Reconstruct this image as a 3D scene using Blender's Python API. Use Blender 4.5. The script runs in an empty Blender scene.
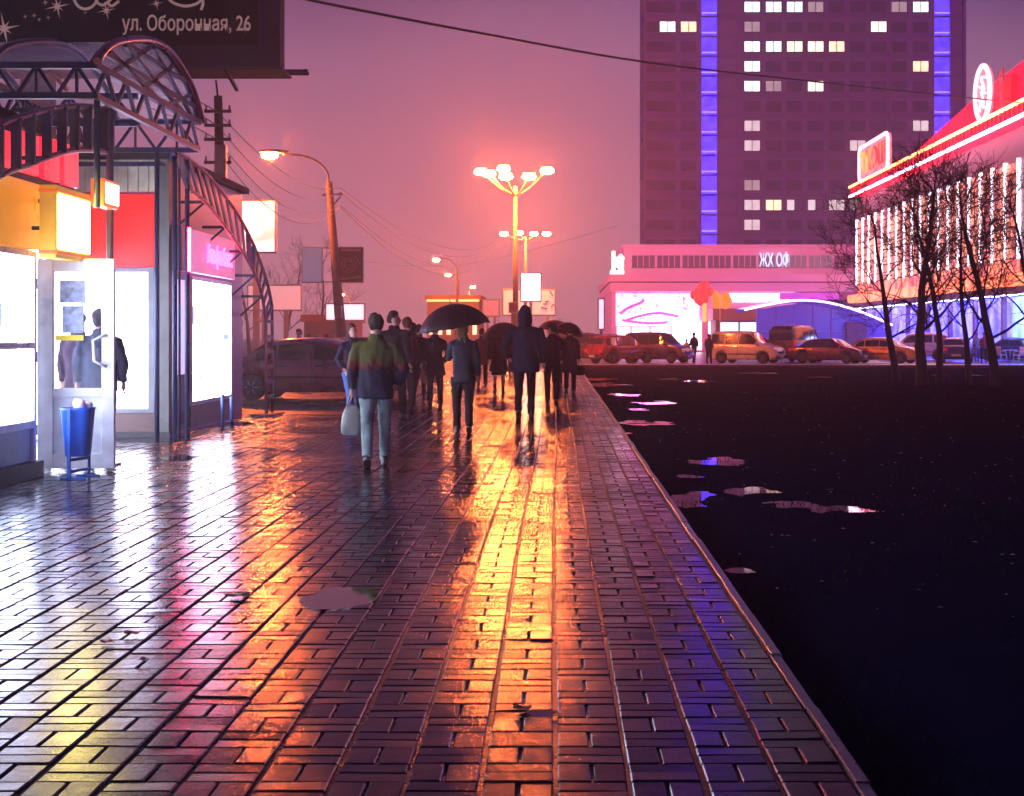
import bpy, bmesh, math, random
import numpy as np
from mathutils import Vector, Matrix, Euler, noise
R = math.radians
random.seed(7)
sc = bpy.context.scene
C = sc.collection

# ------------------------------------------------------------------ camera
F, CX, HY, H = 1500.0, 557.0, 335.0, 1.5
cam_d = bpy.data.cameras.new('camera')
cam_d.sensor_width = 36.0
cam_d.lens = F / 1024 * 36
cam_d.shift_x = (512 - CX) / 1024
cam_d.shift_y = (HY - 398) / 1024
cam_d.clip_start = 0.1
cam_d.clip_end = 3000
cam = bpy.data.objects.new('camera', cam_d)
cam.location = (0, 0, H)
cam.rotation_euler = (R(90), 0, 0)
C.objects.link(cam)
sc.camera = cam

# ------------------------------------------------------------------ world: overcast night sky lit from below by the city
w = bpy.data.worlds.new('World'); sc.world = w; w.use_nodes = True
nt = w.node_tree; nt.nodes.clear()
out = nt.nodes.new('ShaderNodeOutputWorld'); bg = nt.nodes.new('ShaderNodeBackground')
tc = nt.nodes.new('ShaderNodeTexCoord'); sep = nt.nodes.new('ShaderNodeSeparateXYZ')
rmp = nt.nodes.new('ShaderNodeValToRGB'); nz = nt.nodes.new('ShaderNodeTexNoise')
nz.inputs['Scale'].default_value = 2.2; nz.inputs['Detail'].default_value = 6
nt.links.new(tc.outputs['Generated'], sep.inputs[0]); nt.links.new(tc.outputs['Generated'], nz.inputs['Vector'])
m1 = nt.nodes.new('ShaderNodeMath'); m1.operation = 'MULTIPLY_ADD'
nt.links.new(nz.outputs['Fac'], m1.inputs[0]); m1.inputs[1].default_value = 0.15; nt.links.new(sep.outputs['Z'], m1.inputs[2])
m2 = nt.nodes.new('ShaderNodeMath'); m2.operation = 'SUBTRACT'; nt.links.new(m1.outputs[0], m2.inputs[0]); m2.inputs[1].default_value = 0.075
nt.links.new(m2.outputs[0], rmp.inputs[0])
cr = rmp.color_ramp
cr.elements[0].position = 0.0; cr.elements[0].color = (0.60, 0.25, 0.32, 1)
cr.elements[1].position = 1.0; cr.elements[1].color = (0.008, 0.014, 0.11, 1)
for p, c in ((0.05, (0.54, 0.225, 0.32, 1)), (0.11, (0.42, 0.18, 0.30, 1)), (0.18, (0.28, 0.13, 0.25, 1)), (0.24, (0.06, 0.032, 0.12, 1)), (0.34, (0.012, 0.013, 0.09, 1))):
    e = cr.elements.new(p); e.color = c
nt.links.new(rmp.outputs[0], bg.inputs['Color']); bg.inputs['Strength'].default_value = 1.25
nt.links.new(bg.outputs[0], out.inputs[0])

sc.view_settings.view_transform = 'Standard'
sc.view_settings.look = 'None'
sc.view_settings.exposure = 0.0
sc.view_settings.gamma = 1.0
sc.cycles.use_denoising = True
sc.cycles.max_bounces = 6
sc.cycles.volume_bounces = 0
sc.cycles.transparent_max_bounces = 12
sc.cycles.sample_clamp_indirect = 6.0
sc.cycles.caustics_reflective = True

# ------------------------------------------------------------------ helpers
def XG(px, Y): return (px - CX) / F * Y
def ZG(py, Y): return H + (HY - py) / F * Y
def YG(py): return F * H / (py - HY)
def P(px, py, Y): return Vector((XG(px, Y), Y, ZG(py, Y)))

def tag(o, label=None, cat=None, group=None, kind=None):
    if label: o['label'] = label
    if cat: o['category'] = cat
    if group: o['group'] = group
    if kind: o['kind'] = kind
    return o

def thing(name, label, cat, loc=(0, 0, 0), rz=0.0, group=None):
    o = bpy.data.objects.new(name, None)
    o.empty_display_size = 0.2
    o.location = loc; o.rotation_euler = (0, 0, rz)
    C.objects.link(o)
    return tag(o, label, cat, group)

def wloc(o):
    v = Vector((0, 0, 0))
    while o is not None:
        v += o.location; o = o.parent
    return v

class MB:
    def __init__(s): s.v = []; s.f = []; s.sm = []
    def add(s, vs, fs, smooth=False):
        b = len(s.v); s.v += [tuple(p) for p in vs]
        for f in fs: s.f.append(tuple(i + b for i in f)); s.sm.append(smooth)
        return s
    def box(s, x0, x1, y0, y1, z0, z1):
        if x0 > x1: x0, x1 = x1, x0
        if y0 > y1: y0, y1 = y1, y0
        if z0 > z1: z0, z1 = z1, z0
        return s.add([(x0,y0,z0),(x1,y0,z0),(x1,y1,z0),(x0,y1,z0),(x0,y0,z1),(x1,y0,z1),(x1,y1,z1),(x0,y1,z1)],
              [(0,3,2,1),(4,5,6,7),(0,1,5,4),(1,2,6,5),(2,3,7,6),(3,0,4,7)])
    def bar(s, a, b, w, h=None, up=Vector((0,0,1))):
        """rectangular bar from a to b"""
        h = w if h is None else h
        a = Vector(a); b = Vector(b); d = (b - a)
        if d.length < 1e-6: return s
        d.normalize()
        if abs(d.dot(up)) > 0.95: up = Vector((1, 0, 0)) if abs(d.x) < .9 else Vector((0, 1, 0))
        sx = d.cross(up).normalized() * w / 2; sz = sx.cross(d).normalized() * h / 2
        vs = []
        for p in (a, b):
            vs += [p - sx - sz, p + sx - sz, p + sx + sz, p - sx + sz]
        return s.add(vs, [(0,3,2,1),(4,5,6,7),(0,1,5,4),(1,2,6,5),(2,3,7,6),(3,0,4,7)])
    def tube(s, pts, r, n=8, cap=True, smooth=True, ell=None):
        pts = [Vector(p) for p in pts]; m = len(pts)
        rs = list(r) if isinstance(r, (list, tuple)) else [r] * m
        b = len(s.v); up = Vector((0, 0, 1)); prev = None
        for i, p in enumerate(pts):
            d = (pts[min(i + 1, m - 1)] - pts[max(i - 1, 0)])
            d = d.normalized() if d.length > 1e-9 else Vector((0, 0, 1))
            if prev is None:
                ref = Vector((0, 1, 0)) if abs(d.z) > 0.8 else up
                u = d.cross(ref).normalized()
            else:
                u = (prev - d * prev.dot(d)).normalized()
            prev = u; v = d.cross(u)
            k = 1.0 if ell is None else ell
            for j in range(n):
                a = 2 * math.pi * j / n
                q = p + u * math.cos(a) * rs[i] + v * math.sin(a) * rs[i] * k
                s.v.append(tuple(q))
        for i in range(m - 1):
            for j in range(n):
                a0 = b + i * n + j; a1 = b + i * n + (j + 1) % n
                s.f.append((a0, a1, a1 + n, a0 + n)); s.sm.append(smooth)
        if cap:
            s.f.append(tuple(b + j for j in reversed(range(n)))); s.sm.append(False)
            s.f.append(tuple(b + (m - 1) * n + j for j in range(n))); s.sm.append(False)
        return s
    def rings(s, secs, n=16, smooth=True, expo=2.0):
        """horizontal superellipse sections (z, cx, cy, rx, ry) stacked"""
        b = len(s.v); m = len(secs)
        for (z, cx, cy, rx, ry) in secs:
            for j in range(n):
                a = 2 * math.pi * j / n; c, t = math.cos(a), math.sin(a)
                s.v.append((cx + rx * math.copysign(abs(c) ** (2 / expo), c), cy + ry * math.copysign(abs(t) ** (2 / expo), t), z))
        for i in range(m - 1):
            for j in range(n):
                a0 = b + i * n + j; a1 = b + i * n + (j + 1) % n
                s.f.append((a0, a1, a1 + n, a0 + n)); s.sm.append(smooth)
        s.f.append(tuple(b + j for j in reversed(range(n)))); s.sm.append(False)
        s.f.append(tuple(b + (m - 1) * n + j for j in range(n))); s.sm.append(False)
        return s
    def ball(s, c, r, n=12, m=8):
        c = Vector(c); r = Vector(r) if hasattr(r, '__len__') else Vector((r, r, r))
        secs = []
        for i in range(m + 1):
            a = -math.pi / 2 + math.pi * (i + 0.02) / (m + 0.04)
            secs.append((c.z + r.z * math.sin(a), c.x, c.y, max(1e-4, r.x * math.cos(a)), max(1e-4, r.y * math.cos(a))))
        return s.rings(secs, n)
    def prism(s, poly, y0, y1, axis='y', smooth=False):
        """extrude polygon; axis y: poly in (x,z); axis x: poly in (y,z); axis z: poly in (x,y)"""
        n = len(poly)
        def m(p, t):
            return (p[0], t, p[1]) if axis == 'y' else ((t, p[0], p[1]) if axis == 'x' else (p[0], p[1], t))
        vs = [m(p, y0) for p in poly] + [m(p, y1) for p in poly]
        return s.add(vs, [tuple(range(n - 1, -1, -1)), tuple(range(n, 2 * n))] + [(i, (i + 1) % n, n + (i + 1) % n, n + i) for i in range(n)], smooth)
    def grid(s, fn, nu, nv, smooth=True):
        vs = [fn(i / nu, j / nv) for i in range(nu + 1) for j in range(nv + 1)]
        fs = [(i*(nv+1)+j, (i+1)*(nv+1)+j, (i+1)*(nv+1)+j+1, i*(nv+1)+j+1) for i in range(nu) for j in range(nv)]
        return s.add(vs, fs, smooth)
    def split(s, name, mat, parent=None, local=False):
        par = list(range(len(s.v)))
        def fd(i):
            while par[i] != i: par[i] = par[par[i]]; i = par[i]
            return i
        for f in s.f:
            for q in f[1:]: par[fd(q)] = fd(f[0])
        gr = {}
        for f, m_ in zip(s.f, s.sm): gr.setdefault(fd(f[0]), []).append((f, m_))
        res = None
        for fs in gr.values():
            q = MB(); mp = {}
            for f, m_ in fs:
                for i in f:
                    if i not in mp: mp[i] = len(q.v); q.v.append(s.v[i])
                q.f.append(tuple(mp[i] for i in f)); q.sm.append(m_)
            res = q.build(name, mat, parent, local)
        return res
    def build(s, name, mat, parent=None, local=False, bevel=0.0, fixn=True):
        me = bpy.data.meshes.new(name)
        off = Vector((0, 0, 0))
        if parent is not None:
            if not local: off = wloc(parent)
        elif not local and s.v:
            a = np.array(s.v); lo = a.min(0); hi = a.max(0)
            off = Vector(((lo[0] + hi[0]) / 2, (lo[1] + hi[1]) / 2, lo[2]))
        me.from_pydata([(p[0] - off.x, p[1] - off.y, p[2] - off.z) for p in s.v], [], s.f)
        me.polygons.foreach_set('use_smooth', s.sm)
        if fixn:
            bm = bmesh.new(); bm.from_mesh(me); bmesh.ops.recalc_face_normals(bm, faces=bm.faces)
            bm.to_mesh(me); bm.free()
        o = bpy.data.objects.new(name, me)
        if mat is not None: me.materials.append(mat)
        C.objects.link(o)
        if parent is not None: o.parent = parent
        elif not local: o.location = off
        if bevel > 0:
            md = o.modifiers.new('bevel', 'BEVEL'); md.width = bevel; md.segments = 2; md.limit_method = 'ANGLE'; md.angle_limit = R(40)
        return o

def bake(o):
    """apply the object's modifiers"""
    bpy.context.view_layer.update()
    dg = bpy.context.evaluated_depsgraph_get()
    me = bpy.data.meshes.new_from_object(o.evaluated_get(dg))
    old = o.data; o.modifiers.clear(); o.data = me
    bpy.data.meshes.remove(old)
    return o

def copy_tree(o, parent=None):
    c = o.copy(); C.objects.link(c)
    if parent is not None: c.parent = parent
    for ch in [x for x in bpy.data.objects if x.parent == o]: copy_tree(ch, c)
    return c

# ------------------------------------------------------------------ materials
MATS = {}
def mat(name, col, rough=0.6, metal=0.0, var=0.25, vscale=4.0, bump=0.0, bscale=40.0, emit=None, es=0.0, rvar=0.1, spec=0.5, coat=0.0):
    if name in MATS: return MATS[name]
    m = bpy.data.materials.new(name); m.use_nodes = True; MATS[name] = m
    n = m.node_tree; b = n.nodes['Principled BSDF']
    tcn = n.nodes.new('ShaderNodeTexCoord'); nz = n.nodes.new('ShaderNodeTexNoise')
    nz.inputs['Scale'].default_value = vscale; nz.inputs['Detail'].default_value = 5
    n.links.new(tcn.outputs['Object'], nz.inputs['Vector'])
    rp = n.nodes.new('ShaderNodeValToRGB')
    lo = tuple(max(0, c * (1 - var)) for c in col[:3]); hi = tuple(min(1, c * (1 + var * .6)) for c in col[:3])
    rp.color_ramp.elements[0].position = .3; rp.color_ramp.elements[0].color = (*lo, 1)
    rp.color_ramp.elements[1].position = .7; rp.color_ramp.elements[1].color = (*hi, 1)
    n.links.new(nz.outputs['Fac'], rp.inputs[0]); n.links.new(rp.outputs[0], b.inputs['Base Color'])
    mr = n.nodes.new('ShaderNodeMapRange'); n.links.new(nz.outputs['Fac'], mr.inputs[0])
    mr.inputs[3].default_value = max(.02, rough - rvar); mr.inputs[4].default_value = min(1, rough + rvar)
    n.links.new(mr.outputs[0], b.inputs['Roughness'])
    b.inputs['Metallic'].default_value = metal
    b.inputs['Specular IOR Level'].default_value = spec
    b.inputs['Coat Weight'].default_value = coat
    b.inputs['Coat Roughness'].default_value = 0.08
    if bump > 0:
        n2 = n.nodes.new('ShaderNodeTexNoise'); n2.inputs['Scale'].default_value = bscale; n2.inputs['Detail'].default_value = 4
        n.links.new(tcn.outputs['Object'], n2.inputs['Vector'])
        bp = n.nodes.new('ShaderNodeBump'); bp.inputs['Strength'].default_value = bump; bp.inputs['Distance'].default_value = 0.02
        n.links.new(n2.outputs['Fac'], bp.inputs['Height']); n.links.new(bp.outputs[0], b.inputs['Normal'])
    if emit is not None:
        b.inputs['Emission Color'].default_value = (*emit, 1); b.inputs['Emission Strength'].default_value = es
    return m

def glow(name, col, es, col2=None, scale=2.0, stretch=(1, 1, 1), lo=.35, hi=.65):
    """lit panel; optional second colour mixed by noise (printed picture / goods behind glass)"""
    if name in MATS: return MATS[name]
    m = mat(name, tuple(min(.8, c * .8 + .02) for c in col), .3, emit=col, es=es, var=.05)
    if col2 is not None:
        n = m.node_tree; b = n.nodes['Principled BSDF']
        tcn = n.nodes.new('ShaderNodeTexCoord'); mp = n.nodes.new('ShaderNodeMapping'); mp.inputs['Scale'].default_value = stretch
        nz = n.nodes.new('ShaderNodeTexNoise'); nz.inputs['Scale'].default_value = scale; nz.inputs['Detail'].default_value = 4
        n.links.new(tcn.outputs['Object'], mp.inputs[0]); n.links.new(mp.outputs[0], nz.inputs['Vector'])
        rp = n.nodes.new('ShaderNodeValToRGB')
        rp.color_ramp.elements[0].position = lo; rp.color_ramp.elements[0].color = (*col, 1)
        rp.color_ramp.elements[1].position = hi; rp.color_ramp.elements[1].color = (*col2, 1)
        n.links.new(nz.outputs['Fac'], rp.inputs[0]); n.links.new(rp.outputs[0], b.inputs['Emission Color'])
    return m

def glass(name, tint=(.8, .85, .9), alpha=0.25, rough=0.05):
    if name in MATS: return MATS[name]
    m = mat(name, tint, rough, var=.05, spec=.8)
    m.node_tree.nodes['Principled BSDF'].inputs['Alpha'].default_value = alpha
    return m

M_STEEL = mat('painted_dark_steel', (.006, .020, .075), .45, 0, bump=.1, bscale=60, spec=.3)
M_STEELP = mat('painted_maroon_steel', (.20, .02, .06), .3, .2)
M_GALV = mat('galvanised_steel', (.30, .29, .30), .42, .7)
M_CONC = mat('concrete_grey', (.22, .20, .20), .75, bump=.4, bscale=25)
M_WHITE = mat('white_pvc', (.82, .84, .86), .3)
M_BLACK = mat('black_rubber', (.012, .012, .014), .6)
M_CABLE = mat('cable_black', (.02, .018, .02), .5)
M_WOOD = mat('creosoted_wood', (.09, .055, .045), .7, bump=.4, vscale=8)
M_GLASSD = mat('dark_glass', (.015, .016, .03), .06, spec=.8)

def text_mesh(txt, size, mat_, name, parent, loc, rot, depth=0.01, squash=1.0, bold=0.0, local=False):
    cu = bpy.data.curves.new(name, 'FONT'); cu.body = txt; cu.size = size; cu.extrude = depth; cu.offset = bold
    cu.align_x = 'CENTER'; cu.align_y = 'CENTER'
    t = bpy.data.objects.new(name, cu); C.objects.link(t)
    bpy.context.view_layer.update()
    me = bpy.data.meshes.new_from_object(t.evaluated_get(bpy.context.evaluated_depsgraph_get()))
    bpy.data.objects.remove(t); bpy.data.curves.remove(cu)
    me.transform(Matrix.Diagonal((squash, 1, 1, 1)))
    me.transform(Euler(rot).to_matrix().to_4x4())
    off = Vector(loc) - (wloc(parent) if (parent is not None and not local) else Vector())
    me.transform(Matrix.Translation(off))
    me.name = name
    me.materials.clear(); me.materials.append(mat_)
    o = bpy.data.objects.new(name, me); C.objects.link(o)
    if parent is not None: o.parent = parent
    return o

# ------------------------------------------------------------------ ground
def wet(name, c1, c2, r0, r1, bump, bscale=120, cscale=3.0, metal=0.0, matte=False):
    m = bpy.data.materials.new(name); m.use_nodes = True; MATS[name] = m
    n = m.node_tree; b = n.nodes['Principled BSDF']
    g = n.nodes.new('ShaderNodeNewGeometry')
    big = n.nodes.new('ShaderNodeTexNoise'); big.inputs['Scale'].default_value = .55; big.inputs['Detail'].default_value = 5
    sm = n.nodes.new('ShaderNodeTexNoise'); sm.inputs['Scale'].default_value = cscale; sm.inputs['Detail'].default_value = 6
    fine = n.nodes.new('ShaderNodeTexNoise'); fine.inputs['Scale'].default_value = bscale; fine.inputs['Detail'].default_value = 3
    for q in (big, sm, fine): n.links.new(g.outputs['Position'], q.inputs['Vector'])
    rp = n.nodes.new('ShaderNodeMix'); rp.data_type = 'RGBA'
    mx = n.nodes.new('ShaderNodeMath'); mx.operation = 'MULTIPLY_ADD'
    n.links.new(g.outputs['Random Per Island'], mx.inputs[0]); mx.inputs[1].default_value = .5
    n.links.new(sm.outputs['Fac'], mx.inputs[2])
    m3 = n.nodes.new('ShaderNodeMath'); m3.operation = 'SUBTRACT'; m3.use_clamp = True; n.links.new(mx.outputs[0], m3.inputs[0]); m3.inputs[1].default_value = .25
    n.links.new(m3.outputs[0], rp.inputs[0]); rp.inputs[6].default_value = (*c1, 1); rp.inputs[7].default_value = (*c2, 1)
    n.links.new(rp.outputs[2], b.inputs['Base Color'])
    ad = n.nodes.new('ShaderNodeMath'); ad.operation = 'MULTIPLY_ADD'; n.links.new(sm.outputs['Fac'], ad.inputs[0]); ad.inputs[1].default_value = .35
    rj = n.nodes.new('ShaderNodeMath'); rj.operation = 'MULTIPLY_ADD'; n.links.new(g.outputs['Random Per Island'], rj.inputs[0]); rj.inputs[1].default_value = .22
    n.links.new(big.outputs['Fac'], rj.inputs[2]); n.links.new(rj.outputs[0], ad.inputs[2])
    mr = n.nodes.new('ShaderNodeMapRange'); n.links.new(ad.outputs[0], mr.inputs[0])
    mr.inputs[1].default_value = .55; mr.inputs[2].default_value = .95; mr.inputs[3].default_value = r0; mr.inputs[4].default_value = r1
    n.links.new(mr.outputs[0], b.inputs['Roughness'])
    bp = n.nodes.new('ShaderNodeBump'); bp.inputs['Strength'].default_value = bump; bp.inputs['Distance'].default_value = .0025
    n.links.new(fine.outputs['Fac'], bp.inputs['Height'])
    bp2 = n.nodes.new('ShaderNodeBump'); bp2.inputs['Strength'].default_value = bump * .42; bp2.inputs['Distance'].default_value = .012
    n.links.new(sm.outputs['Fac'], bp2.inputs['Height']); n.links.new(bp.outputs[0], bp2.inputs['Normal'])
    n.links.new(bp2.outputs[0], b.inputs['Normal'])
    b.inputs['IOR'].default_value = 1.29
    if matte:
        df = n.nodes.new('ShaderNodeBsdfDiffuse'); n.links.new(rp.outputs[2], df.inputs[0]); n.links.new(bp2.outputs[0], df.inputs['Normal'])
        n.links.new(df.outputs[0], n.nodes['Material Output'].inputs[0])
    return m
M_PAVER = wet('wet_paver', (.002, .002, .006), (.020, .014, .022), .06, .25, .24, 130, 9)
M_JOINT = wet('wet_joint_sand', (.012, .010, .012), (.025, .018, .02), .15, .4, .5, 200, 20)
M_ASPH = wet('wet_asphalt', (.022, .02, .024), (.05, .045, .05), .18, .42, .6, 90, 5)
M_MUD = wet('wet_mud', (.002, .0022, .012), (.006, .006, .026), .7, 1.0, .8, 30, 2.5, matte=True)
M_KERB = wet('wet_kerb', (.05, .04, .055), (.10, .075, .09), .2, .4, .4, 60, 4)
M_WATER = mat('puddle_water', (.008, .008, .014), .035, var=0, rvar=.02, spec=.6)


def sheet(name, x0, x1, y0, y1, z, m, nx=1, ny=1, bumpf=None):
    b = MB()
    b.grid(lambda u, v: (x0 + (x1 - x0) * u, y0 + (y1 - y0) * v, z + (bumpf(x0 + (x1 - x0) * u, y0 + (y1 - y0) * v) if bumpf else 0)), nx, ny, True)
    o = b.build(name, m); tag(o, kind='structure'); return o
sheet('ground', -560, 560, -30, 600, -0.12, M_ASPH, 8, 8)
sheet('road', -60, 60, 78, 130, -0.10, M_ASPH)
sheet('street', -60, -3.4, 28.2, 77.9, -0.02, M_ASPH)

# pavement: every paver a bevelled block with its own slight tilt
def pavers():
    rng = np.random.default_rng(3)
    Wc, L, gap = .25, .2125, .0030
    X0 = .985
    V = []; Fc = []
    def region(x, y):
        if y < 15.9: return x > -5.6
        if y < 22: return x > -7.6
        if y < 28.3: return x > -5.75
        return x > -3.4
    base = np.array([0, 4, 8])
    for ci in range(35):
        xc = X0 - Wc * (ci + .5)
        wob = 0.0
        for ri in range(int((72.2 - 1.0) / L)):
            y0 = 1.0 + ri * L
            if not region(xc, y0): continue
            if (ci + ri) % 2 == 0:
                bl = [(xc - Wc/2, xc, y0, y0 + L), (xc, xc + Wc/2, y0, y0 + L)]
            else:
                bl = [(xc - Wc/2, xc + Wc/2, y0, y0 + L/2), (xc - Wc/2, xc + Wc/2, y0 + L/2, y0 + L)]
            sh = .010 * math.sin(y0 * .35 + ci * .12) + .0022 * math.sin(y0 * 1.3 + ci * 2.1)
            for (a, b_, c, d) in bl:
                g = gap + rng.random() * .003
                if abs(b_ - xc - Wc/2) < 1e-6: b_ -= .004
                if abs(a - xc + Wc/2) < 1e-6: a += .004
                a += g + sh; b_ += -g + sh; c += g; d -= g
                h = rng.normal(0, .0012) + .004 * noise.noise(Vector((xc * .9, y0 * .5, 0))); tx, ty = rng.normal(0, .008, 2)
                ch = .0055
                cxm, cym = (a + b_) / 2, (c + d) / 2
                ys = rng.normal(0, .002, 4)
                def zz(x, y, z): return z + h + (x - cxm) * tx + (y - cym) * ty
                o = len(V)
                for (x, y) in ((a, c), (b_, c), (b_, d), (a, d)): V.append((x, y, zz(x, y, -.045)))
                for (x, y) in ((a, c), (b_, c), (b_, d), (a, d)): V.append((x, y, zz(x, y, -.006)))
                for (x, y) in ((a + ch, c + ch), (b_ - ch, c + ch), (b_ - ch, d - ch), (a + ch, d - ch)): V.append((x, y, zz(x, y, 0)))
                for k in range(2):
                    q = o + 4 * k
                    for i in range(4): Fc.append((q + i, q + (i + 1) % 4, q + 4 + (i + 1) % 4, q + 4 + i))
                Fc.append((o + 8, o + 9, o + 10, o + 11))
    me = bpy.data.meshes.new('pavement'); me.from_pydata(V, [], Fc); me.materials.append(M_PAVER)
    o = bpy.data.objects.new('pavement', me); C.objects.link(o); tag(o, kind='structure')
pavers()
b = MB(); b.box(-5.9, 1.0, -1, 28.25, -.08, -.014); b.box(-7.7, -5.9, 15.7, 22.2, -.08, -.014); b.box(-3.38, 1.0, 28.25, 72.3, -.08, -.014)
tag(b.build('pavement_bed', M_JOINT), kind='structure')

# narrow kerb along the pavement
b = MB(); y = -1.0
while y < 72.2:
    L = 1.0
    j = random.uniform(-.006, .006); k = random.uniform(-.004, .004)
    b.prism([(.998 + j, -.10), (1.048 + j, -.10), (1.048 + j, .004 + k), (1.040 + j, .010 + k), (1.002 + j, .010 + k), (.998 + j, .008 + k)], y + .004, min(72.2, y + L - .004))
    y += L
tag(b.build('kerb', M_KERB), kind='structure')

def mudz(x, y):
    n_ = noise.fractal(Vector((x * .35, y * .35, 3)), 1, 2, 4) * .05 + noise.noise(Vector((x * 2.2, y * 2.2, 9))) * .022
    edge = min(1, max(0, (x - 1.1) / .8))
    return n_ * edge - .02 * (1 - edge)
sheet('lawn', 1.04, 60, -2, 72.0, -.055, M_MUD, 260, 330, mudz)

# pale walkway and kerb in front of the parking place
b = MB(); b.box(-3.3, 60, 72.3, 72.6, -.11, .05)
tag(b.build('far_kerb', M_KERB), kind='structure')
sheet('far_pavement', -3.3, 60, 72.6, 77.9, -.0, wet('far_walk', (.14, .11, .12), (.24, .19, .2), .2, .4, .4, 40, 2))

# puddles
def puddle(px, py, wpx, hpx, seed, z, label=None):
    Y = YG(py) if py > 345 else 60
    cx = XG(px, Y); rx = wpx / 2 / F * Y; ry = (YG(py - hpx / 2) - YG(py + hpx / 2)) / 2
    pts = []
    for i in range(40):
        a = i / 40 * 2 * math.pi
        q = 1 + .45 * noise.noise(Vector((math.cos(a) * 1.3, math.sin(a) * 1.3, seed * 3.1))) + .25 * noise.noise(Vector((math.cos(a) * 4, math.sin(a) * 4, seed)))
        pts.append((cx + rx * q * math.cos(a), Y + ry * q * math.sin(a)))
    if cx > 1.1:
        z = -.055 + sum(mudz(cx + rx * a * .6, Y + ry * c * .6) for a in (-1, 0, 1) for c in (-1, 0, 1)) / 9 + .004
    b = MB(); b.prism(pts, z - .003, z, 'z')
    o = b.build('puddle', M_WATER); tag(o, kind='structure'); return o
for i, (px, py, wp, hp) in enumerate([(612, 383, 46, 4), (625, 392, 36, 3), (655, 401, 44, 3), (645, 419, 52, 5), (603, 378, 30, 3), (612, 432, 36, 3),
        (716, 457, 58, 9), (690, 470, 30, 3), (752, 487, 56, 9), (690, 494, 52, 12), (700, 487, 30, 5), (790, 499, 60, 7), (838, 505, 60, 7),
        (738, 560, 30, 5), (640, 408, 20, 2), (700, 380, 30, 2), (760, 372, 40, 1.6), (830, 376, 40, 2), (960, 374, 60, 1.5), (668, 378, 26, 2)]):
    puddle(px, py, wp, hp, i, -.018 if i not in (13,) else -.03)
for i, (px, py, wp, hp) in enumerate([(340, 598, 74, 22), (180, 458, 44, 5), (160, 440, 60, 5), (84, 478, 60, 5), (540, 714, 34, 8), (232, 424, 40, 4)]):
    puddle(px, py, wp, hp, 40 + i, .0022)
# ================================================================== SHOPS
M_SHOPLIT = glow('lit_shop_interior', (.40, .56, 1.0), 15, (.85, .82, 1.0), 1.3, (1, 1, 1.8), .38, .6)
M_SHOPLIT2 = glow('lit_shop_interior_back', (.40, .56, 1.0), 14, (.85, .80, .95), 1.3, (1, 1, 2.2), .3, .6)
M_YELLOW = mat('yellow_plastic', (.85, .32, .004), .3, vscale=1.5, emit=(1.0, .36, .0), es=.5)
M_RED = mat('red_plastic', (.70, .012, .010), .35, vscale=1.2, emit=(1.0, .015, .01), es=.75)
M_CREAM = mat('cream_profiled_sheet', (.75, .70, .48), .55)
M_GREYP = mat('grey_cladding', (.20, .21, .22), .45)
M_BLUEP = mat('blue_grey_panel', (.16, .24, .42), .3)
M_BROWN = mat('brown_plinth_panel', (.12, .065, .055), .35)
M_MAUVE = mat('mauve_cladding', (.45, .09, .38), .35, var=.1)
M_PLINTH = mat('dark_plinth', (.03, .03, .035), .5)
M_GLASSC = glass('clear_glass', (.8, .9, 1), .12)
M_WROOF = mat('roof_felt', (.03, .028, .032), .8)

# --- yellow corner shop (nearest, runs out of the frame)
s1 = thing('kiosk_shop', 'nearest shop on the left, yellow fascia above a bluish white lit window', 'shop', (-5.5, 11, 0))
MB().box(-9.5, -5.62, 4.0, 15.95, 0, 3.62).build('wall', M_GREYP, s1)
MB().box(-9.6, -5.45, 3.9, 16.05, 3.622, 3.74).build('roof', M_WROOF, s1)
MB().box(-5.62, -5.46, 4.0, 15.96, 0, .17).build('plinth', M_PLINTH, s1)
MB().box(-5.619, -5.50, 4.0, 15.96, 2.40, 3.10).build('fascia', M_YELLOW, s1, bevel=.01)
for k in range(6):
    y1 = 15.85 - 2.0 * k; y0 = y1 - 1.9
    fr = MB()
    for (a, c) in ((y0, y0 + .07), (y1 - .07, y1)): fr.box(-5.60, -5.50, a, c, .17, 2.38)
    for (a, c) in ((.52, .60), (1.36, 1.42), (2.32, 2.38)): fr.box(-5.598, -5.502, y0 + .07, y1 - .07, a, c)
    f = fr.build('window', M_WHITE, s1)
    MB().box(-5.590, -5.570, y0 + .07, y1 - .07, .60, 2.32).build('lit_pane', M_SHOPLIT, f)
    MB().box(-5.590, -5.53, y0 + .075, y1 - .075, .18, .515).build('sill_panel', M_BLUEP, f)

# glazed entrance lobby between the shops
lob = thing('entrance_lobby', 'white framed glazed lobby behind the open door between the two shops', 'lobby', (-7.6, 19, 0))
lf = MB()
for y in (15.98, 17.2, 18.6, 20.0, 21.4): lf.box(-7.62, -7.52, y, y + .08, 0, 2.6)
for z in (0.0, 1.0, 2.52): lf.box(-7.615, -7.525, 15.98, 21.9, z, z + .08)
lf.build('frame', M_WHITE, lob)
MB().box(-7.60, -7.58, 16.0, 21.9, .05, 2.55).build('lit_pane', M_SHOPLIT2, lob)
MB().box(-9.5, -6.95, 16.1, 21.9, 2.61, 2.68).build('ceiling', M_WHITE, lob)
MB().box(-7.4, -7.1, 18.0, 19.5, 2.55, 2.60).build('ceiling_light', glow('cold_tube_light', (.8, .9, 1), 12), lob)

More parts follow.
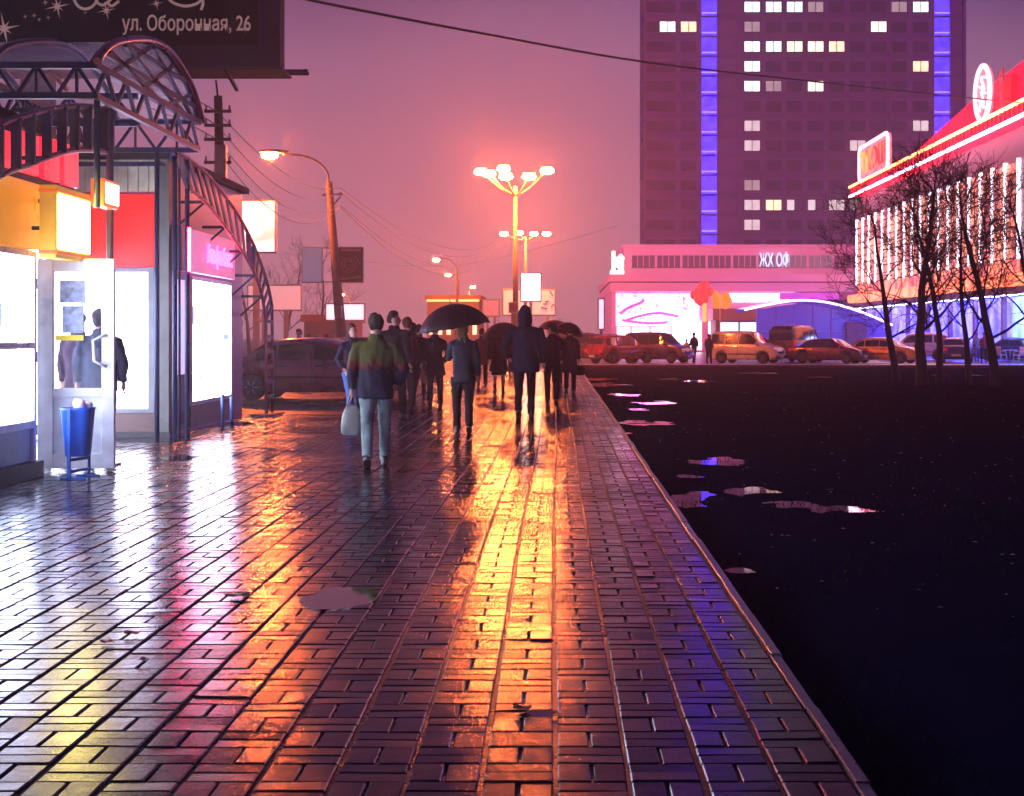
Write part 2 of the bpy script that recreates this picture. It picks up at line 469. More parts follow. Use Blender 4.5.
# --- second shop: front wall facing the viewer, long side facing the pavement
Y2 = 22.0; XS = -5.69
s2 = thing('kiosk_shop', 'second shop with red fascia, white display window and pink neon sign on its side', 'shop', (-6.6, 24.5, 0))
MB().box(-9.5, XS - .06, Y2 + .06, 27.4, 0, 4.08).build('wall', M_MAUVE, s2)
MB().box(-9.6, XS + .05, Y2 - .12, 27.5, 4.082, 4.18).build('roof', M_WROOF, s2)
cp = MB(); cp.box(XS - .2, XS, Y2 - .02, Y2 + .2, 0, 4.07); cp.build('corner_post', mat('grey_post', (.13, .135, .12), .5), s2)
MB().box(-8.6, XS - .21, Y2 - .03, Y2 + .055, 2.50, 3.56).build('red_fascia', M_RED, s2, bevel=.008)
up = MB(); x = -8.6
while x < XS - .25:
    up.box(x, x + .13, Y2 - .02, Y2 + .055, 3.60, 4.07); up.box(x + .13, x + .155, Y2 + .01, Y2 + .055, 3.60, 4.07); x += .155
up.build('profiled_fascia', M_CREAM, s2)
fr = MB()
for x in (-8.6, -7.55, XS - .31): fr.box(x, x + .09, Y2 - .01, Y2 + .055, .36, 2.49)
for z in (.36, 2.42): fr.box(-8.51, XS - .31, Y2 - .008, Y2 + .055, z, z + .06)
f = fr.build('window', M_GREYP, s2)
MB().box(-8.51, XS - .31, Y2 + .02, Y2 + .055, .42, 2.42).build('lit_pane', M_SHOPLIT2, f)
MB().box(-8.6, XS - .21, Y2 - .02, Y2 + .055, .08, .355).build('sill_panel', M_BROWN, s2)
MB().box(-9.4, XS + .02, Y2 - .05, Y2 + .055, 0, .079).build('plinth', M_PLINTH, s2)
# side facing the pavement
dr = MB()
for y in (22.28, 23.12): dr.box(XS - .055, XS, y, y + .09, .06, 2.42)
for z in (.06, .82, 2.34): dr.box(XS - .055, XS - .002, 22.37, 23.12, z, z + .08)
d = dr.build('door', M_BROWN, s2)
MB().box(XS - .045, XS - .03, 22.37, 23.12, .9, 2.34).build('lit_pane', glow('door_glass_glow', (.55, .6, 1), 1.0, (.9, .5, .9), 3), d)
MB().box(XS - .05, XS - .01, 22.375, 23.115, .145, .815).build('door_panel', M_BROWN, d)
MB().tube([(XS + .005, 23.0, 1.0), (XS + .06, 23.0, 1.02), (XS + .06, 23.0, 1.38), (XS + .005, 23.0, 1.4)], .014).build('handle', M_GALV, d)
fr = MB()
for y in (23.35, 24.78, 26.18): fr.box(XS - .055, XS + .004, y, y + .07, .40, 2.42)
for z in (.40, 2.36): fr.box(XS - .055, XS + .001, 23.42, 26.18, z, z + .06)
f = fr.build('window', M_WHITE, s2)
for y in (23.42, 24.85): MB().box(XS - .045, XS - .02, y, y + (1.36 if y < 24 else 1.33), .46, 2.36).build('lit_pane', M_SHOPLIT, f)
MB().box(XS - .055, XS - .01, 23.35, 26.25, .06, .395).build('sill_panel', M_BROWN, s2)
M_PINKB = mat('pink_sign_board', (.62, .30, .50), .35, emit=(.95, .22, .50), es=.55)
M_PINKN = glow('pink_neon', (1.0, .015, .12), 30.0)
sg = MB().box(XS + .002, XS + .12, 22.55, 25.95, 2.46, 3.12).build('sign_board', M_PINKB, s2, bevel=.01)
MB().box(XS + .002, XS + .118, 22.1, 22.3, 2.46, 3.12).build('sign_end_panel', mat('navy_panel', (.03, .06, .12), .4), s2)
MB().box(XS + .002, XS + .119, 22.302, 22.548, 2.46, 3.12).build('sign_end_strip', M_CREAM, s2)
text_mesh('Альфа-банк', .40, M_PINKN, 'sign_lettering', s2, (XS + .135, 24.75, 2.78), (R(90), 0, R(90)), .012, .80, .006)
for k in range(9):
    z = .35 + k * .22
    MB().box(XS - .058, XS - .04, 26.3, 27.38, z, z + .10).build('cladding_rib', M_MAUVE, s2)

# things seen in the lit windows
def display(yz, x, axis, parent, seed, n=7, w=(.12, .5), hh=(.10, .5)):
    rr = random.Random(seed); (a0, a1), (z0, z1) = yz
    cols_ = [('disp_pink', (.9, .55, .62)), ('disp_blue', (.42, .58, .95)), ('disp_grey', (.58, .66, .85)), ('disp_cream', (.9, .82, .68)), ('disp_pale', (.7, .8, .98))]
    for k in range(n):
        nm, c = rr.choice(cols_); ww = rr.uniform(*w); hz_ = rr.uniform(*hh); a = rr.uniform(a0, max(a0 + .01, a1 - ww)); z = rr.uniform(z0, max(z0 + .01, z1 - hz_)); e_ = x + .001 * k
        q = MB()
        if axis == 'x': q.box(e_, e_ + .001, a, min(a + ww, a1), z, min(z + hz_, z1))
        else: q.box(a, min(a + ww, a1), -e_ - .001, -e_, z, min(z + hz_, z1))
        q.build('window_poster', glow(nm, c, 1.2, tuple(v * .8 for v in c), 5), parent)
for k in range(2): display(((13.97 - 2 * k, 15.74 - 2 * k), (.65, 2.3)), -5.568, 'x', s1, 11 + k, 9, (.1, .6), (.03, .35))
display(((23.44, 26.15), (.5, 2.3)), XS - .018, 'x', s2, 5, 9, (.08, .5), (.02, .3))
display(((-7.4, -6.02), (.5, 2.35)), -(Y2 + .012), 'y', s2, 6, 9, (.08, .5), (.02, .3))

# yellow illuminated box sign
ls = thing('lightbox_sign', 'yellow box sign with a glowing white face fixed high on the nearest shop corner', 'illuminated sign', (-5.28, 16.1, 2.3))
MB().box(-5.37, -5.19, 15.55, 16.68, 2.30, 3.06).build('casing', mat('yellow_casing', (.75, .42, .03), .4, emit=(1, .5, .03), es=.28), ls, bevel=.012)
MB().box(-5.188, -5.178, 15.60, 16.63, 2.40, 2.97).build('lit_face', glow('warm_white_face', (1.0, .78, .16), 34, (1.0, .85, .28), 3), ls)
rb = MB()
for z in (2.345, 2.985): rb.box(-5.372, -5.176, 15.545, 16.685, z, z + .035)
rb.split('orange_stripe', mat('orange_stripe', (.7, .12, .01), .4, emit=(1, .2, .01), es=.5), ls)
br = MB(); br.box(-5.50, -5.37, 15.7, 15.74, 2.6, 2.64); br.box(-5.50, -5.37, 15.9, 15.94, 2.9, 2.94); br.build('bracket', M_STEEL, ls)

# small orange-white box sign on a steel post
pl = thing('sign_post', 'slim round steel post behind the open door carrying the small orange sign box', 'post', (-5.17, 17.35, 0))
MB().tube([(-5.17, 17.35, 0), (-5.17, 17.35, 4.12)], .042, 12).build('pole', M_GALV, pl)
MB().box(-5.27, -5.07, 17.25, 17.45, 0, .02).build('base_plate', M_GALV, pl)
sb = thing('small_sign_box', 'small orange box sign with a glowing white face on the slim post above the door', 'illuminated sign', (-5.08, 17.0, 2.94))
MB().box(-5.20, -5.045, 16.72, 17.28, 2.94, 3.25).build('casing', mat('orange_casing', (.8, .14, .02), .4, emit=(1, .16, .02), es=.8), sb, bevel=.015)
MB().box(-5.043, -5.035, 16.76, 17.24, 2.98, 3.21).build('lit_face', glow('pinkish_white_face', (1, .78, .66), 7), sb)

# open white glazed door
dx0, dx1, dy = -5.68, -4.84, 16.42
dg = thing('open_door', 'white framed glazed door standing wide open across the shop entrance', 'door', (dx0, dy, 0))
fr = MB()
fr.box(dx0, dx0 + .17, dy - .03, dy + .03, .04, 2.33); fr.box(dx1 - .14, dx1, dy - .03, dy + .03, .04, 2.33)
fr.box(dx0 + .17, dx1 - .14, dy - .029, dy + .029, 2.20, 2.33); fr.box(dx0 + .17, dx1 - .14, dy - .029, dy + .029, .82, .92); fr.box(dx0 + .17, dx1 - .14, dy - .029, dy + .029, .04, .20)
fr.build('frame', M_WHITE, dg, bevel=.006)
MB().box(dx0 + .171, dx1 - .141, dy - .012, dy + .012, .20, .82).build('lower_panel', mat('white_door_panel', (.8, .84, .9), .35), dg)
MB().box(dx0 + .171, dx1 - .141, dy - .005, dy + .005, .92, 2.20).build('glass_pane', glass('door_glass', (.08, .12, .25), .10), dg)
MB().tube([(dx1 - .09, dy - .035, 1.16), (dx1 - .10, dy - .10, 1.17), (dx1 - .19, dy - .12, 1.22), (dx1 - .20, dy - .12, 1.44), (dx1 - .10, dy - .10, 1.49), (dx1 - .09, dy - .035, 1.50)], .018).build('handle', M_WHITE, dg)
st = MB()
st.box(dx0 + .24, dx0 + .52, dy - .014, dy - .009, 1.85, 2.10); st.box(dx0 + .27, dx0 + .50, dy - .0145, dy - .009, 1.52, 1.82)
st.build('notice', mat('blue_white_notice', (.45, .55, .75), .5, var=.5, vscale=14), dg)
MB().box(dx0 + .19, dx0 + .50, dy - .016, dy - .009, 1.44, 1.50).build('yellow_strip', mat('yellow_sticker', (.75, .6, .03), .5, emit=(.9, .7, .05), es=.3), dg)
for z in (.4, 1.2, 2.0): MB().tube([(dx0 - .015, dy + .02, z), (dx0 - .015, dy + .02, z + .12)], .014).build('hinge', M_STEEL, dg)
# vertical white profiles of the inner doorway seen through the glass
jb = thing('door_jamb', 'tall white ribbed door jamb seen through the open door glass', 'door frame', (-6.0, 17.3, 0))
q = MB()
for k, x in enumerate((-6.35, -6.22, -6.1, -5.98, -5.90)): q.box(x, x + .05, 17.3, 17.36, 0, 2.5)
q.box(-6.4, -5.8, 17.29, 17.37, 2.5, 2.6)
q.build('profile', M_WHITE, jb)
MB().box(-6.38, -5.86, 17.33, 17.34, 0.3, 2.5).build('lit_pane', M_SHOPLIT, jb)

# blue litter bin
bn = thing('litter_bin', 'blue plastic litter bin on a steel stand in front of the open door', 'litter bin', (-5.03, 15.75, 0))
M_BLUE = mat('blue_plastic', (.015, .11, .62), .35)
body = MB()
def bring(z, r): return [(z, -5.03, 15.75, r, r * .85)]
body.rings(bring(.23, .115) + bring(.24, .125) + bring(.71, .165) + bring(.74, .178) + bring(.74, .165) + bring(.40, .12), 20, expo=3.2)
body.build('bucket', M_BLUE, bn)
stn = MB()
stn.box(-5.085, -5.05, 15.56, 15.585, .0, .735); stn.box(-4.985, -4.96, 15.93, 15.955, 0, .4); stn.bar((-5.07, 15.57, .08), (-4.97, 15.94, .08), .03); stn.bar((-5.07, 15.57, .20), (-4.97, 15.94, .20), .03)
stn.box(-5.16, -4.9, 15.56, 15.60, 0, .02); stn.box(-5.1, -4.86, 15.92, 15.96, 0, .02)
stn.build('stand', mat('blue_painted_steel', (.02, .12, .5), .35, .2), bn)
rub = MB()
for k in range(9):
    a = random.random() * 6.28; rr = random.random() * .11
    rub.ball((-5.03 + rr * math.cos(a), 15.75 + rr * math.sin(a), 0.74 + random.random() * .05), (.05, .045, .035 + random.random() * .025), 7, 5)
o = rub.build('crumpled_rubbish', mat('pinkish_paper', (.75, .55, .58), .7, var=.4, vscale=12)); tag(o, 'crumpled pale pink paper and wrappers heaped on top of the blue litter bin', 'rubbish')

# steel mooring-like hoop near the second shop
hp = MB(); hp.tube([(-5.35, 24.0, 0), (-5.35, 24.0, .55)], .03); hp.tube([(-5.27, 24.3, 0), (-5.27, 24.3, .50)], .03); hp.bar((-5.35, 24.0, .1), (-5.27, 24.3, .1), .02)
tag(hp.build('guard_post', mat('blue_grey_steel', (.08, .12, .35), .35, .3)), 'short pair of blue-grey steel guard posts beside the mauve shop wall', 'guard post')

# ================================================================== CANOPY AND ARCHES
cn = thing('entrance_canopy', 'glazed barrel-vault canopy on dark steel trusses above the shop entrance', 'canopy', (-8, 18.65, 0))
def truss(y, z0, z1, x0, x1, n, name='truss', r=.045):
    t = MB(); t.bar((x0, y, z0), (x1, y, z0), r * 1.5); t.bar((x0, y, z1), (x1, y, z1), r * 1.6)
    dx = (x1 - x0) / n
    for k in range(n):
        a = x0 + k * dx
        t.bar((a, y, z0), (a + dx / 2, y, z1), r * .8); t.bar((a + dx / 2, y, z1), (a + dx, y, z0), r * .8)
        t.bar((a + dx / 2, y, z0), (a + dx / 2, y, z1), r * .7)
    t.build(name, M_STEEL, cn)
truss(16.3, 4.10, 4.43, -12, -5.0, 16)
truss(21.0, 4.09, 4.49, -12, -5.03, 12)
truss(18.6, 4.12, 4.46, -12, -5.2, 12)
tr = MB()
for x in (-5.02, -6.6, -8.2, -9.8, -11.4):
    tr.bar((x, 16.3, 4.43), (x, 21.0, 4.47), .07); tr.bar((x, 16.3, 4.10), (x, 21.0, 4.10), .06)
    for k in range(6):
        y = 16.3 + k * .783; tr.bar((x, y, 4.10), (x, y + .39, 4.45), .04); tr.bar((x, y + .39, 4.45), (x, y + .783, 4.10), .04)
tr.build('cross_truss', M_STEEL, cn)
PRF = [(16.3, 4.45), (16.75, 4.70), (17.5, 4.91), (18.4, 5.08), (19.1, 5.12), (19.6, 5.07), (20.1, 4.96), (20.55, 4.80), (21.0, 4.48)]
def arc(t, x=0, k=1.0):
    t = t * 8; i = min(int(t), 7); f_ = t - i; p0 = PRF[max(i - 1, 0)]; p1 = PRF[i]; p2 = PRF[i + 1]; p3 = PRF[min(i + 2, 8)]
    y, z = (.5 * (2 * b_ + (c_ - a_) * f_ + (2 * a_ - 5 * b_ + 4 * c_ - d_) * f_ ** 2 + (3 * b_ - a_ - 3 * c_ + d_) * f_ ** 3) for a_, b_, c_, d_ in zip(p0, p1, p2, p3))
    return (x, 18.65 + (y - 18.65) * k, 4.45 + (z - 4.45) * k + (k - 1) * .5)
gl = MB(); gl.grid(lambda u, v: arc(v, -12 + 6.98 * u), 14, 24)
gm = mat('canopy_polycarbonate', (.85, .7, .75), .12, spec=.8, var=.1); gm.node_tree.nodes['Principled BSDF'].inputs['Alpha'].default_value = .30
gl.build('glazing', gm, cn, fixn=False)
rb = MB()
for x in (-5.03, -6.15, -7.35, -8.55, -9.75, -10.95, -11.95): rb.tube([arc(k / 24, x, 1.012) for k in range(25)], .04, 6)
rb.build('rib', M_STEEL, cn)
MB().tube([arc(k / 30, -4.98, 1.03) for k in range(31)], .045, 8).build('front_hoop', M_STEELP, cn)
en = MB()
for (y0, z0, y1, z1) in ((16.45, 4.62, 20.75, 4.66), (16.3, 4.45, 21, 4.47), (17.4, 4.9, 20.2, 4.92), (16.9, 4.46, 18.5, 5.05), (18.1, 4.46, 19.6, 5.03), (20.3, 4.46, 17.4, 4.86),
                         (18.9, 4.46, 16.8, 4.68), (19.3, 4.46, 20.5, 4.78), (18.6, 5.06, 20.6, 4.50)):
    en.bar((-5.01, y0, z0), (-5.01, y1, z1), .042)
en.build('end_lattice', M_STEEL, cn)
eg = MB(); pts = [(arc(k / 24)[1], arc(k / 24)[2]) for k in range(25)]; eg.prism(pts, -5.045, -5.035, 'x'); eg.build('end_glazing', glass('pale_polycarbonate', (.6, .5, .6), .30, .3), cn)
po = MB()
for (x, y) in ((-5.06, 16.5), (-5.35, 21.0), (-5.6, 21.0)): po.tube([(x, y, 2.9 if y < 17 else 0), (x, y, 4.1)], .035, 8)
po.bar((-5.5, 21.05, 3.9), (-9.0, 21.05, 3.9), .06); po.bar((-5.35, 21, 4.1), (-5.69, 22.1, 4.1), .06)
po.build('post', M_STEEL, cn)

# nearer half arch with red-lit back panels
def smooth(pts, n):
    out_ = []
    for k in range(n + 1):
        t = k / n * (len(pts) - 1); i = min(int(t), len(pts) - 2); f_ = t - i
        p0 = pts[max(i - 1, 0)]; p1 = pts[i]; p2 = pts[i + 1]; p3 = pts[min(i + 2, len(pts) - 1)]
        out_.append(tuple(.5 * ((2 * b_) + (-a_ + c_) * f_ + (2 * a_ - 5 * b_ + 4 * c_ - d_) * f_ ** 2 + (-a_ + 3 * b_ - 3 * c_ + d_) * f_ ** 3) for a_, b_, c_, d_ in zip(p0, p1, p2, p3)))
    return out_
a1 = thing('steel_arch', 'curved steel ladder arch with maroon rails above the yellow fascia, lit red between its bars', 'arch', (-5.2, 14, 0))
upr = smooth([(-5.2, 9.5, 1.3), (-5.2, 11.2, 2.3), (-5.2, 12.7, 3.02), (-5.2, 14, 3.46), (-5.2, 14.8, 3.68), (-5.2, 15.7, 3.88), (-5.2, 16.5, 4.02), (-5.2, 17.5, 4.12)], 40)
lor = smooth([(-5.2, 9.5, .6), (-5.2, 11.2, 1.72), (-5.2, 12.7, 2.5), (-5.2, 14, 2.98), (-5.2, 14.8, 3.18), (-5.2, 15.7, 3.40), (-5.2, 16.5, 3.54), (-5.2, 17.5, 3.63)], 40)
MB().tube(upr, .032, 8).build('top_rail', M_STEELP, a1); MB().tube(lor, .032, 8).build('bottom_rail', M_STEELP, a1)
bb = MB()
for k in range(2, 41, 3): bb.bar(upr[k], lor[k], .035, .10)
bb.bar(upr[40], lor[40], .06); bb.bar(upr[39], lor[39], .05); bb.split('rung', M_STEEL, a1)
br = MB()
for k in (14, 26, 36): br.bar(upr[k], (-5.55, upr[k][1], upr[k][2]), .04); br.bar(lor[k], (-5.55, lor[k][1], lor[k][2]), .04)
br.split('bracket', M_STEEL, a1)
rs = thing('red_strip_sign', 'row of glowing red panels along the roof edge behind the nearer arch', 'illuminated sign', (-5.75, 14, 3.15))
for k in range(9):
    y = 11.6 + k * .66; z = 3.05 + .47 * min(1, k / 5.5)
    MB().box(-5.60, -5.545, y, y + .50, 3.20, 3.56 if k < 6 else 3.66).build('lit_panel', glow('red_panel_glow', (1, .02, .035), 2.0, (.5, .005, .02), 1.2, (1, 8, .6)), rs)
MB().box(-5.72, -5.60, 11.4, 17.4, 3.125, 3.60).build('backing', M_STEEL, rs)

# farther half arch running down to its ladder foot
a2 = thing('steel_arch', 'curved steel ladder arch descending to the ground beside the mauve shop wall', 'arch', (-5.35, 26, 0))
upr = smooth([(-5.35, 20.9, 4.08), (-5.35, 22.2, 4.03), (-5.35, 23.5, 3.86), (-5.35, 25.2, 3.50), (-5.35, 26.6, 3.02), (-5.35, 27.6, 2.52), (-5.35, 28.15, 2.05)], 34)
lor = smooth([(-5.35, 21.7, 3.64), (-5.35, 22.8, 3.52), (-5.35, 24.2, 3.24), (-5.35, 25.5, 2.92), (-5.35, 26.5, 2.6), (-5.35, 27.2, 2.22), (-5.35, 27.55, 1.75)], 34)
MB().tube(upr + [(-5.35, 28.2, 1.2), (-5.35, 28.2, 0)], .030, 8).build('top_rail', M_STEELP, a2)
MB().tube(lor + [(-5.35, 27.6, 1.2), (-5.35, 27.6, 0)], .030, 8).build('bottom_rail', M_STEELP, a2)
bb = MB()
for k in range(0, 35, 2): bb.bar(upr[k], lor[k], .03, .08)
for k in range(6): bb.bar((-5.35, 27.6, .35 + k * .28), (-5.35, 28.18, .35 + k * .28), .05, .06)
bb.split('rung', M_STEEL, a2)
MB().box(-5.6, -5.15, 27.4, 28.4, 0, .05).build('base_plate', M_STEEL, a2)
br = MB()
for y, z in ((22.8, 3.52), (24.2, 3.24), (25.5, 2.92), (26.5, 2.55), (27.2, 2.2)): br.bar((-5.35, y, z), (-5.72, min(y, 27.2), z), .045); br.bar((-5.35, y, z), (-5.72, min(y, 27.2) - .1, z - .35), .035)
br.split('bracket', M_STEEL, a2)
MB().tube([(-5.35, 21.7, 0), (-5.35, 21.7, 4.08)], .035, 8).build('front_post', M_STEEL, a2)
MB().tube([(-5.35, 21.25, 0), (-5.35, 21.25, 3.9)], .02, 8).build('front_post', M_STEEL, a2)
MB().tube([(-5.31, 21.66, 2.42), (-5.31, 21.66, 3.05)], .022, 8).build('red_neon_tube', glow('red_tube_glow', (1, .012, .09), 120), a2)

# ================================================================== BILLBOARD
bbd = thing('billboard', 'large dark billboard with stars and Cyrillic street address rising behind the shops', 'billboard', (-9, 30, 0))
bx0, bx1, by = -14.5, -5.54, 30.0
MB().box(bx0, bx1, by, by + .5, 6.80, 11.2).build('frame', mat('billboard_grey', (.012, .014, .05), .6, spec=.08), bbd)
M_POST = mat('poster_navy', (.003, .003, .014), .6, spec=.06, var=.5, vscale=.6)
MB().box(bx0 + .5, bx1 - .44, by - .03, by - .002, 7.28, 10.8).build('poster', M_POST, bbd)
M_GOLD = mat('poster_cream_print', (.55, .40, .36), .6, emit=(.55, .38, .34), es=.25)
text_mesh('ул. Оборонная, 26', .42, M_GOLD, 'poster_lettering', bbd, (-7.40, by - .045, 7.71), (R(90), 0, 0), .006, .72, .004)
def star(x, z, r, n=8):
    q = MB()
    for k in range(n):
        a = 2 * math.pi * k / n + .2; L = r * (1 if k % 2 == 0 else .55)
        q.add([(x + L * math.cos(a), by - .046, z + L * math.sin(a)), (x + r * .09 * math.cos(a + 1.57), by - .046, z + r * .09 * math.sin(a + 1.57)), (x - r * .09 * math.cos(a + 1.57), by - .046, z - r * .09 * math.sin(a + 1.57))], [(0, 1, 2)])
    q.box(x - r * .08, x + r * .08, by - .05, by - .032, z - r * .08, z + r * .08)
    q.build('poster_star', M_GOLD, bbd)
for (px, py, r) in ((58, 7, .26), (107, 11, .2), (5, 29, .34), (157, 4, .14), (245, 29, .10), (26, 17, .06), (35, 16, .07), (40, 20, .06), (49, 18, .06), (46, 3, .08), (86, 13, .05)):
    p = P(px, py, by); star(p.x, p.z, r)
sw = MB()
for pts in ([(75, -14), (73, -4), (78, 6), (86, 9), (94, 5), (98, -4), (94, -10)], [(96, -6), (97, 2), (103, 5), (110, 0), (117, -8)], [(108, 3), (112, 6), (119, 1)], [(166, -6), (172, 2), (184, 6), (196, 4), (203, -2)], [(199, -8), (203, 2), (201, 10)]):
    sp = smooth([tuple(P(a, c, by - .045)) for a, c in pts], 24)
    sw.tube(sp, .028, 6)
sw.split('poster_flourish', M_GOLD, bbd)
mo = MB(); pts = []
for k in range(24):
    a = -1.9 + 3.2 * k / 23; q_ = 1 + .05 * noise.noise(Vector((k * .9, 0, 0)))
    pts.append((-13.1 + 2.35 * q_ * math.cos(a), 9.6 + 2.25 * q_ * math.sin(a)))
mo.prism(pts, by - .044, by - .034); mo.build('poster_moon', mat('poster_moon_print', (.75, .45, .40), .6, var=.3, vscale=2, emit=(.8, .5, .42), es=.25), bbd)
ct = MB(); ct.box(-13.5, -5.3, by - 1.1, by - .02, 6.62, 6.68)
for x in (-13.2, -11.5, -9.8, -8.1, -6.4): ct.bar((x, by - 1.05, 6.63), (x, by, 6.4), .06)
ct.bar((-13.5, by - 1.1, 6.60), (-4.95, by - .3, 6.72), .07); ct.bar((-8.0, by - 1.05, 6.60), (-5.02, by + .3, 6.78), .07)
ct.bar((-5.6, by + .1, 6.75), (-4.95, by - .3, 6.74), .05)
ct.build('catwalk', M_STEEL, bbd)
cl = MB(); cl.tube([(-10.5, by + .35, 0), (-10.5, by + .35, 6.85)], .35, 16); cl.build('column', M_STEEL, bbd)

# ================================================================== POLES, LAMPS, WIRES
M_SODL = glow('sodium_lamp_lens', (1.0, .165, .028), 1100)
M_SODN = glow('near_sodium_lens', (1.0, .15, .027), 2000)
M_CONCP = mat('concrete_pole', (.20, .16, .15), .8, bump=.3, bscale=20)
# wooden utility pole behind the shops
Yp = 36.0
up_ = thing('utility_pole', 'tall dark wooden utility pole with crossarms and insulators behind the second shop', 'utility pole', (XG(224, Yp), Yp, 0))
xb = XG(226, Yp); xt = XG(218, Yp)
MB().tube([(xb, Yp, 0), (xt, Yp, ZG(96, Yp))], [.17, .10], 12).build('pole', M_WOOD, up_)
MB().tube([(xt, Yp, ZG(100, Yp)), (xt - .05, Yp, ZG(80, Yp))], .025, 6).build('tip_rod', M_STEEL, up_)
for py in (112, 126, 140, 163):
    z = ZG(py, Yp); x = xt + .02
    a_ = MB().bar((x - .32, Yp - .12, z), (x + .32, Yp - .12, z), .07).build('crossarm', M_WOOD, up_)
    ins = MB()
    for dx in (-.28, .28): ins.rings([(z + .03, x + dx, Yp - .12, .02, .02), (z + .06, x + dx, Yp - .12, .035, .035), (z + .09, x + dx, Yp - .12, .02, .02), (z + .12, x + dx, Yp - .12, .03, .03), (z + .15, x + dx, Yp - .12, .012, .012)], 8)
    ins.build('insulator', M_GALV, a_)
MB().box(xt - .02, xt + .25, Yp - .3, Yp - .12, ZG(142, Yp) - 1.1, ZG(142, Yp) - .1).build('junction_box', M_GALV, up_)

# concrete street-lamp pole
Yq = 60.0
q0 = Vector((XG(344, Yq), Yq, 0)); q1 = P(329, 182, Yq)
lp = thing('street_lamp', 'leaning concrete pole with a long curved arm and a glowing orange street lamp', 'street lamp', tuple(q0))
MB().tube([q0, q1], [.24, .13], 14).build('pole', M_CONCP, lp)
arm = smooth([tuple(q1), tuple(P(327, 172, Yq)), tuple(P(318, 162, Yq)), tuple(P(303, 156, Yq)), tuple(P(283, 154, Yq))], 20)
MB().tube(arm, .05, 8).build('arm', M_GALV, lp)
hd = P(270, 154, Yq)
h_ = MB().ball(hd + Vector((0.15, 0, .10)), (.62, .20, .09), 14, 8).build('lamp_head', M_GALV, lp)
MB().ball(hd + Vector((-.02, 0, -.06)), (.34, .20, .15), 10, 6).build('lamp_lens', M_SODN, h_)
MB().bar(P(322, 195, Yq), P(343, 194, Yq), .08).build('crossarm', M_GALV, lp)
MB().bar(P(341, 196, Yq), P(331, 208, Yq), .06).build('arm_brace', M_GALV, lp)
MB().box(XG(337, Yq), XG(343, Yq), Yq - .45, Yq - .2, ZG(318, Yq), ZG(306, Yq)).build('meter_box', M_GALV, lp)

def pole_banner(name, label, x0, x1, y0, y1, mm, detail=None):
    t = thing(name, label, 'advertising panel', tuple(P((x0 + x1) / 2, y1, Yq - .05)))
    MB().box(XG(x0, Yq), XG(x1, Yq), Yq - .12, Yq + .0, ZG(y1, Yq), ZG(y0, Yq)).build('frame', M_GALV, t, bevel=.02)
    MB().box(XG(x0 + 1, Yq), XG(x1 - 1, Yq), Yq - .13, Yq - .118, ZG(y1 - 1, Yq), ZG(y0 + 1, Yq)).build('panel', mm, t)
    a = MB()
    if x0 > 330:
        for py in (y0 + 3, y1 - 3): a.bar(P(x0, py, Yq), P(333, py, Yq), .04)
    else:
        for py in (y0 + 1, y1 - 1): a.bar(P(x1, py, Yq), P(336, py, Yq), .04)
    a.split('bracket', M_GALV, t)
    return t
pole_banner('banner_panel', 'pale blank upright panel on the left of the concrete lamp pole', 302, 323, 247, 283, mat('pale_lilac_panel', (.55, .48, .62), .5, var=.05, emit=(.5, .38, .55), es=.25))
bp_ = pole_banner('banner_panel', 'dark maroon poster panel with ring drawing on the right of the concrete lamp pole', 338, 364, 247, 283, mat('maroon_poster', (.09, .03, .05), .5, var=.4))
dt = MB()
c0 = P(349, 265, Yq - .14)
for r in (.30, .18): dt.tube([(c0.x + r * math.cos(a), c0.y, c0.z + r * math.sin(a)) for a in [i / 14 * 2 * math.pi for i in range(15)]], .022, 5)
dt.bar(P(355, 256, Yq - .14), P(360, 264, Yq - .14), .05); dt.bar(P(341, 250, Yq - .14), P(361, 250, Yq - .14), .10)
dt.bar(P(341, 279, Yq - .14), P(361, 277, Yq - .14), .16, .06)
dt.build('poster_drawing', mat('poster_pale_print', (.45, .25, .25), .6), bp_)

# twin masts with clustered sodium floodlights
def mast(label, px, pyt, Y, heads, r0, armz, es=None):
    t = thing('lamp_mast', label, 'lamp mast', (XG(px, Y), Y, 0), group=None)
    zt = ZG(pyt, Y)
    MB().tube([(XG(px, Y), Y, 0), (XG(px, Y), Y, zt)], [r0, r0 * .6], 14).build('pole', mat('pale_mast', (.30, .25, .24), .6), t)
    MB().tube([(XG(px, Y), Y, 0), (XG(px, Y), Y, .5)], r0 * 1.6, 14).build('base_collar', M_CONC, t)
    for (hx, hy, dyy) in heads:
        h = P(hx, hy, Y + dyy); root = Vector((XG(px, Y), Y, ZG(armz, Y)))
        MB().tube(smooth([tuple(root), tuple((root * .55 + h * .45) + Vector((0, 0, -.15))), tuple(h + Vector((0, 0, .05)))], 8), .06, 6).build('arm', M_GALV, t)
        d = (h - root); d.z = 0; d = d.normalized() if d.length > .2 else Vector((0, -1, 0))
        hb = MB().ball(h + Vector((0, 0, .20)), (.34, .28, .07), 12, 7).build('lamp_head', M_GALV, t)
        MB().ball(h + Vector((0, 0, .0)), (.36, .28, .17), 10, 6).build('lamp_lens', M_SODL, hb)
    return t
mast('nearer tall mast with a fan of six glowing orange street lamps at its top', 515.5, 186, 78, [(481, 172, .2), (489, 174, -.8), (503.5, 169, 1.2), (506, 177, -1.0), (529, 177, -1.0), (547, 171, .3)], .17, 196)
mast('farther mast with a row of four glowing orange street lamps', 525.5, 236, 128, [(504, 234, 0), (519, 233, -.8), (534, 234, .8), (546.5, 234, 0)], .17, 240)
MB
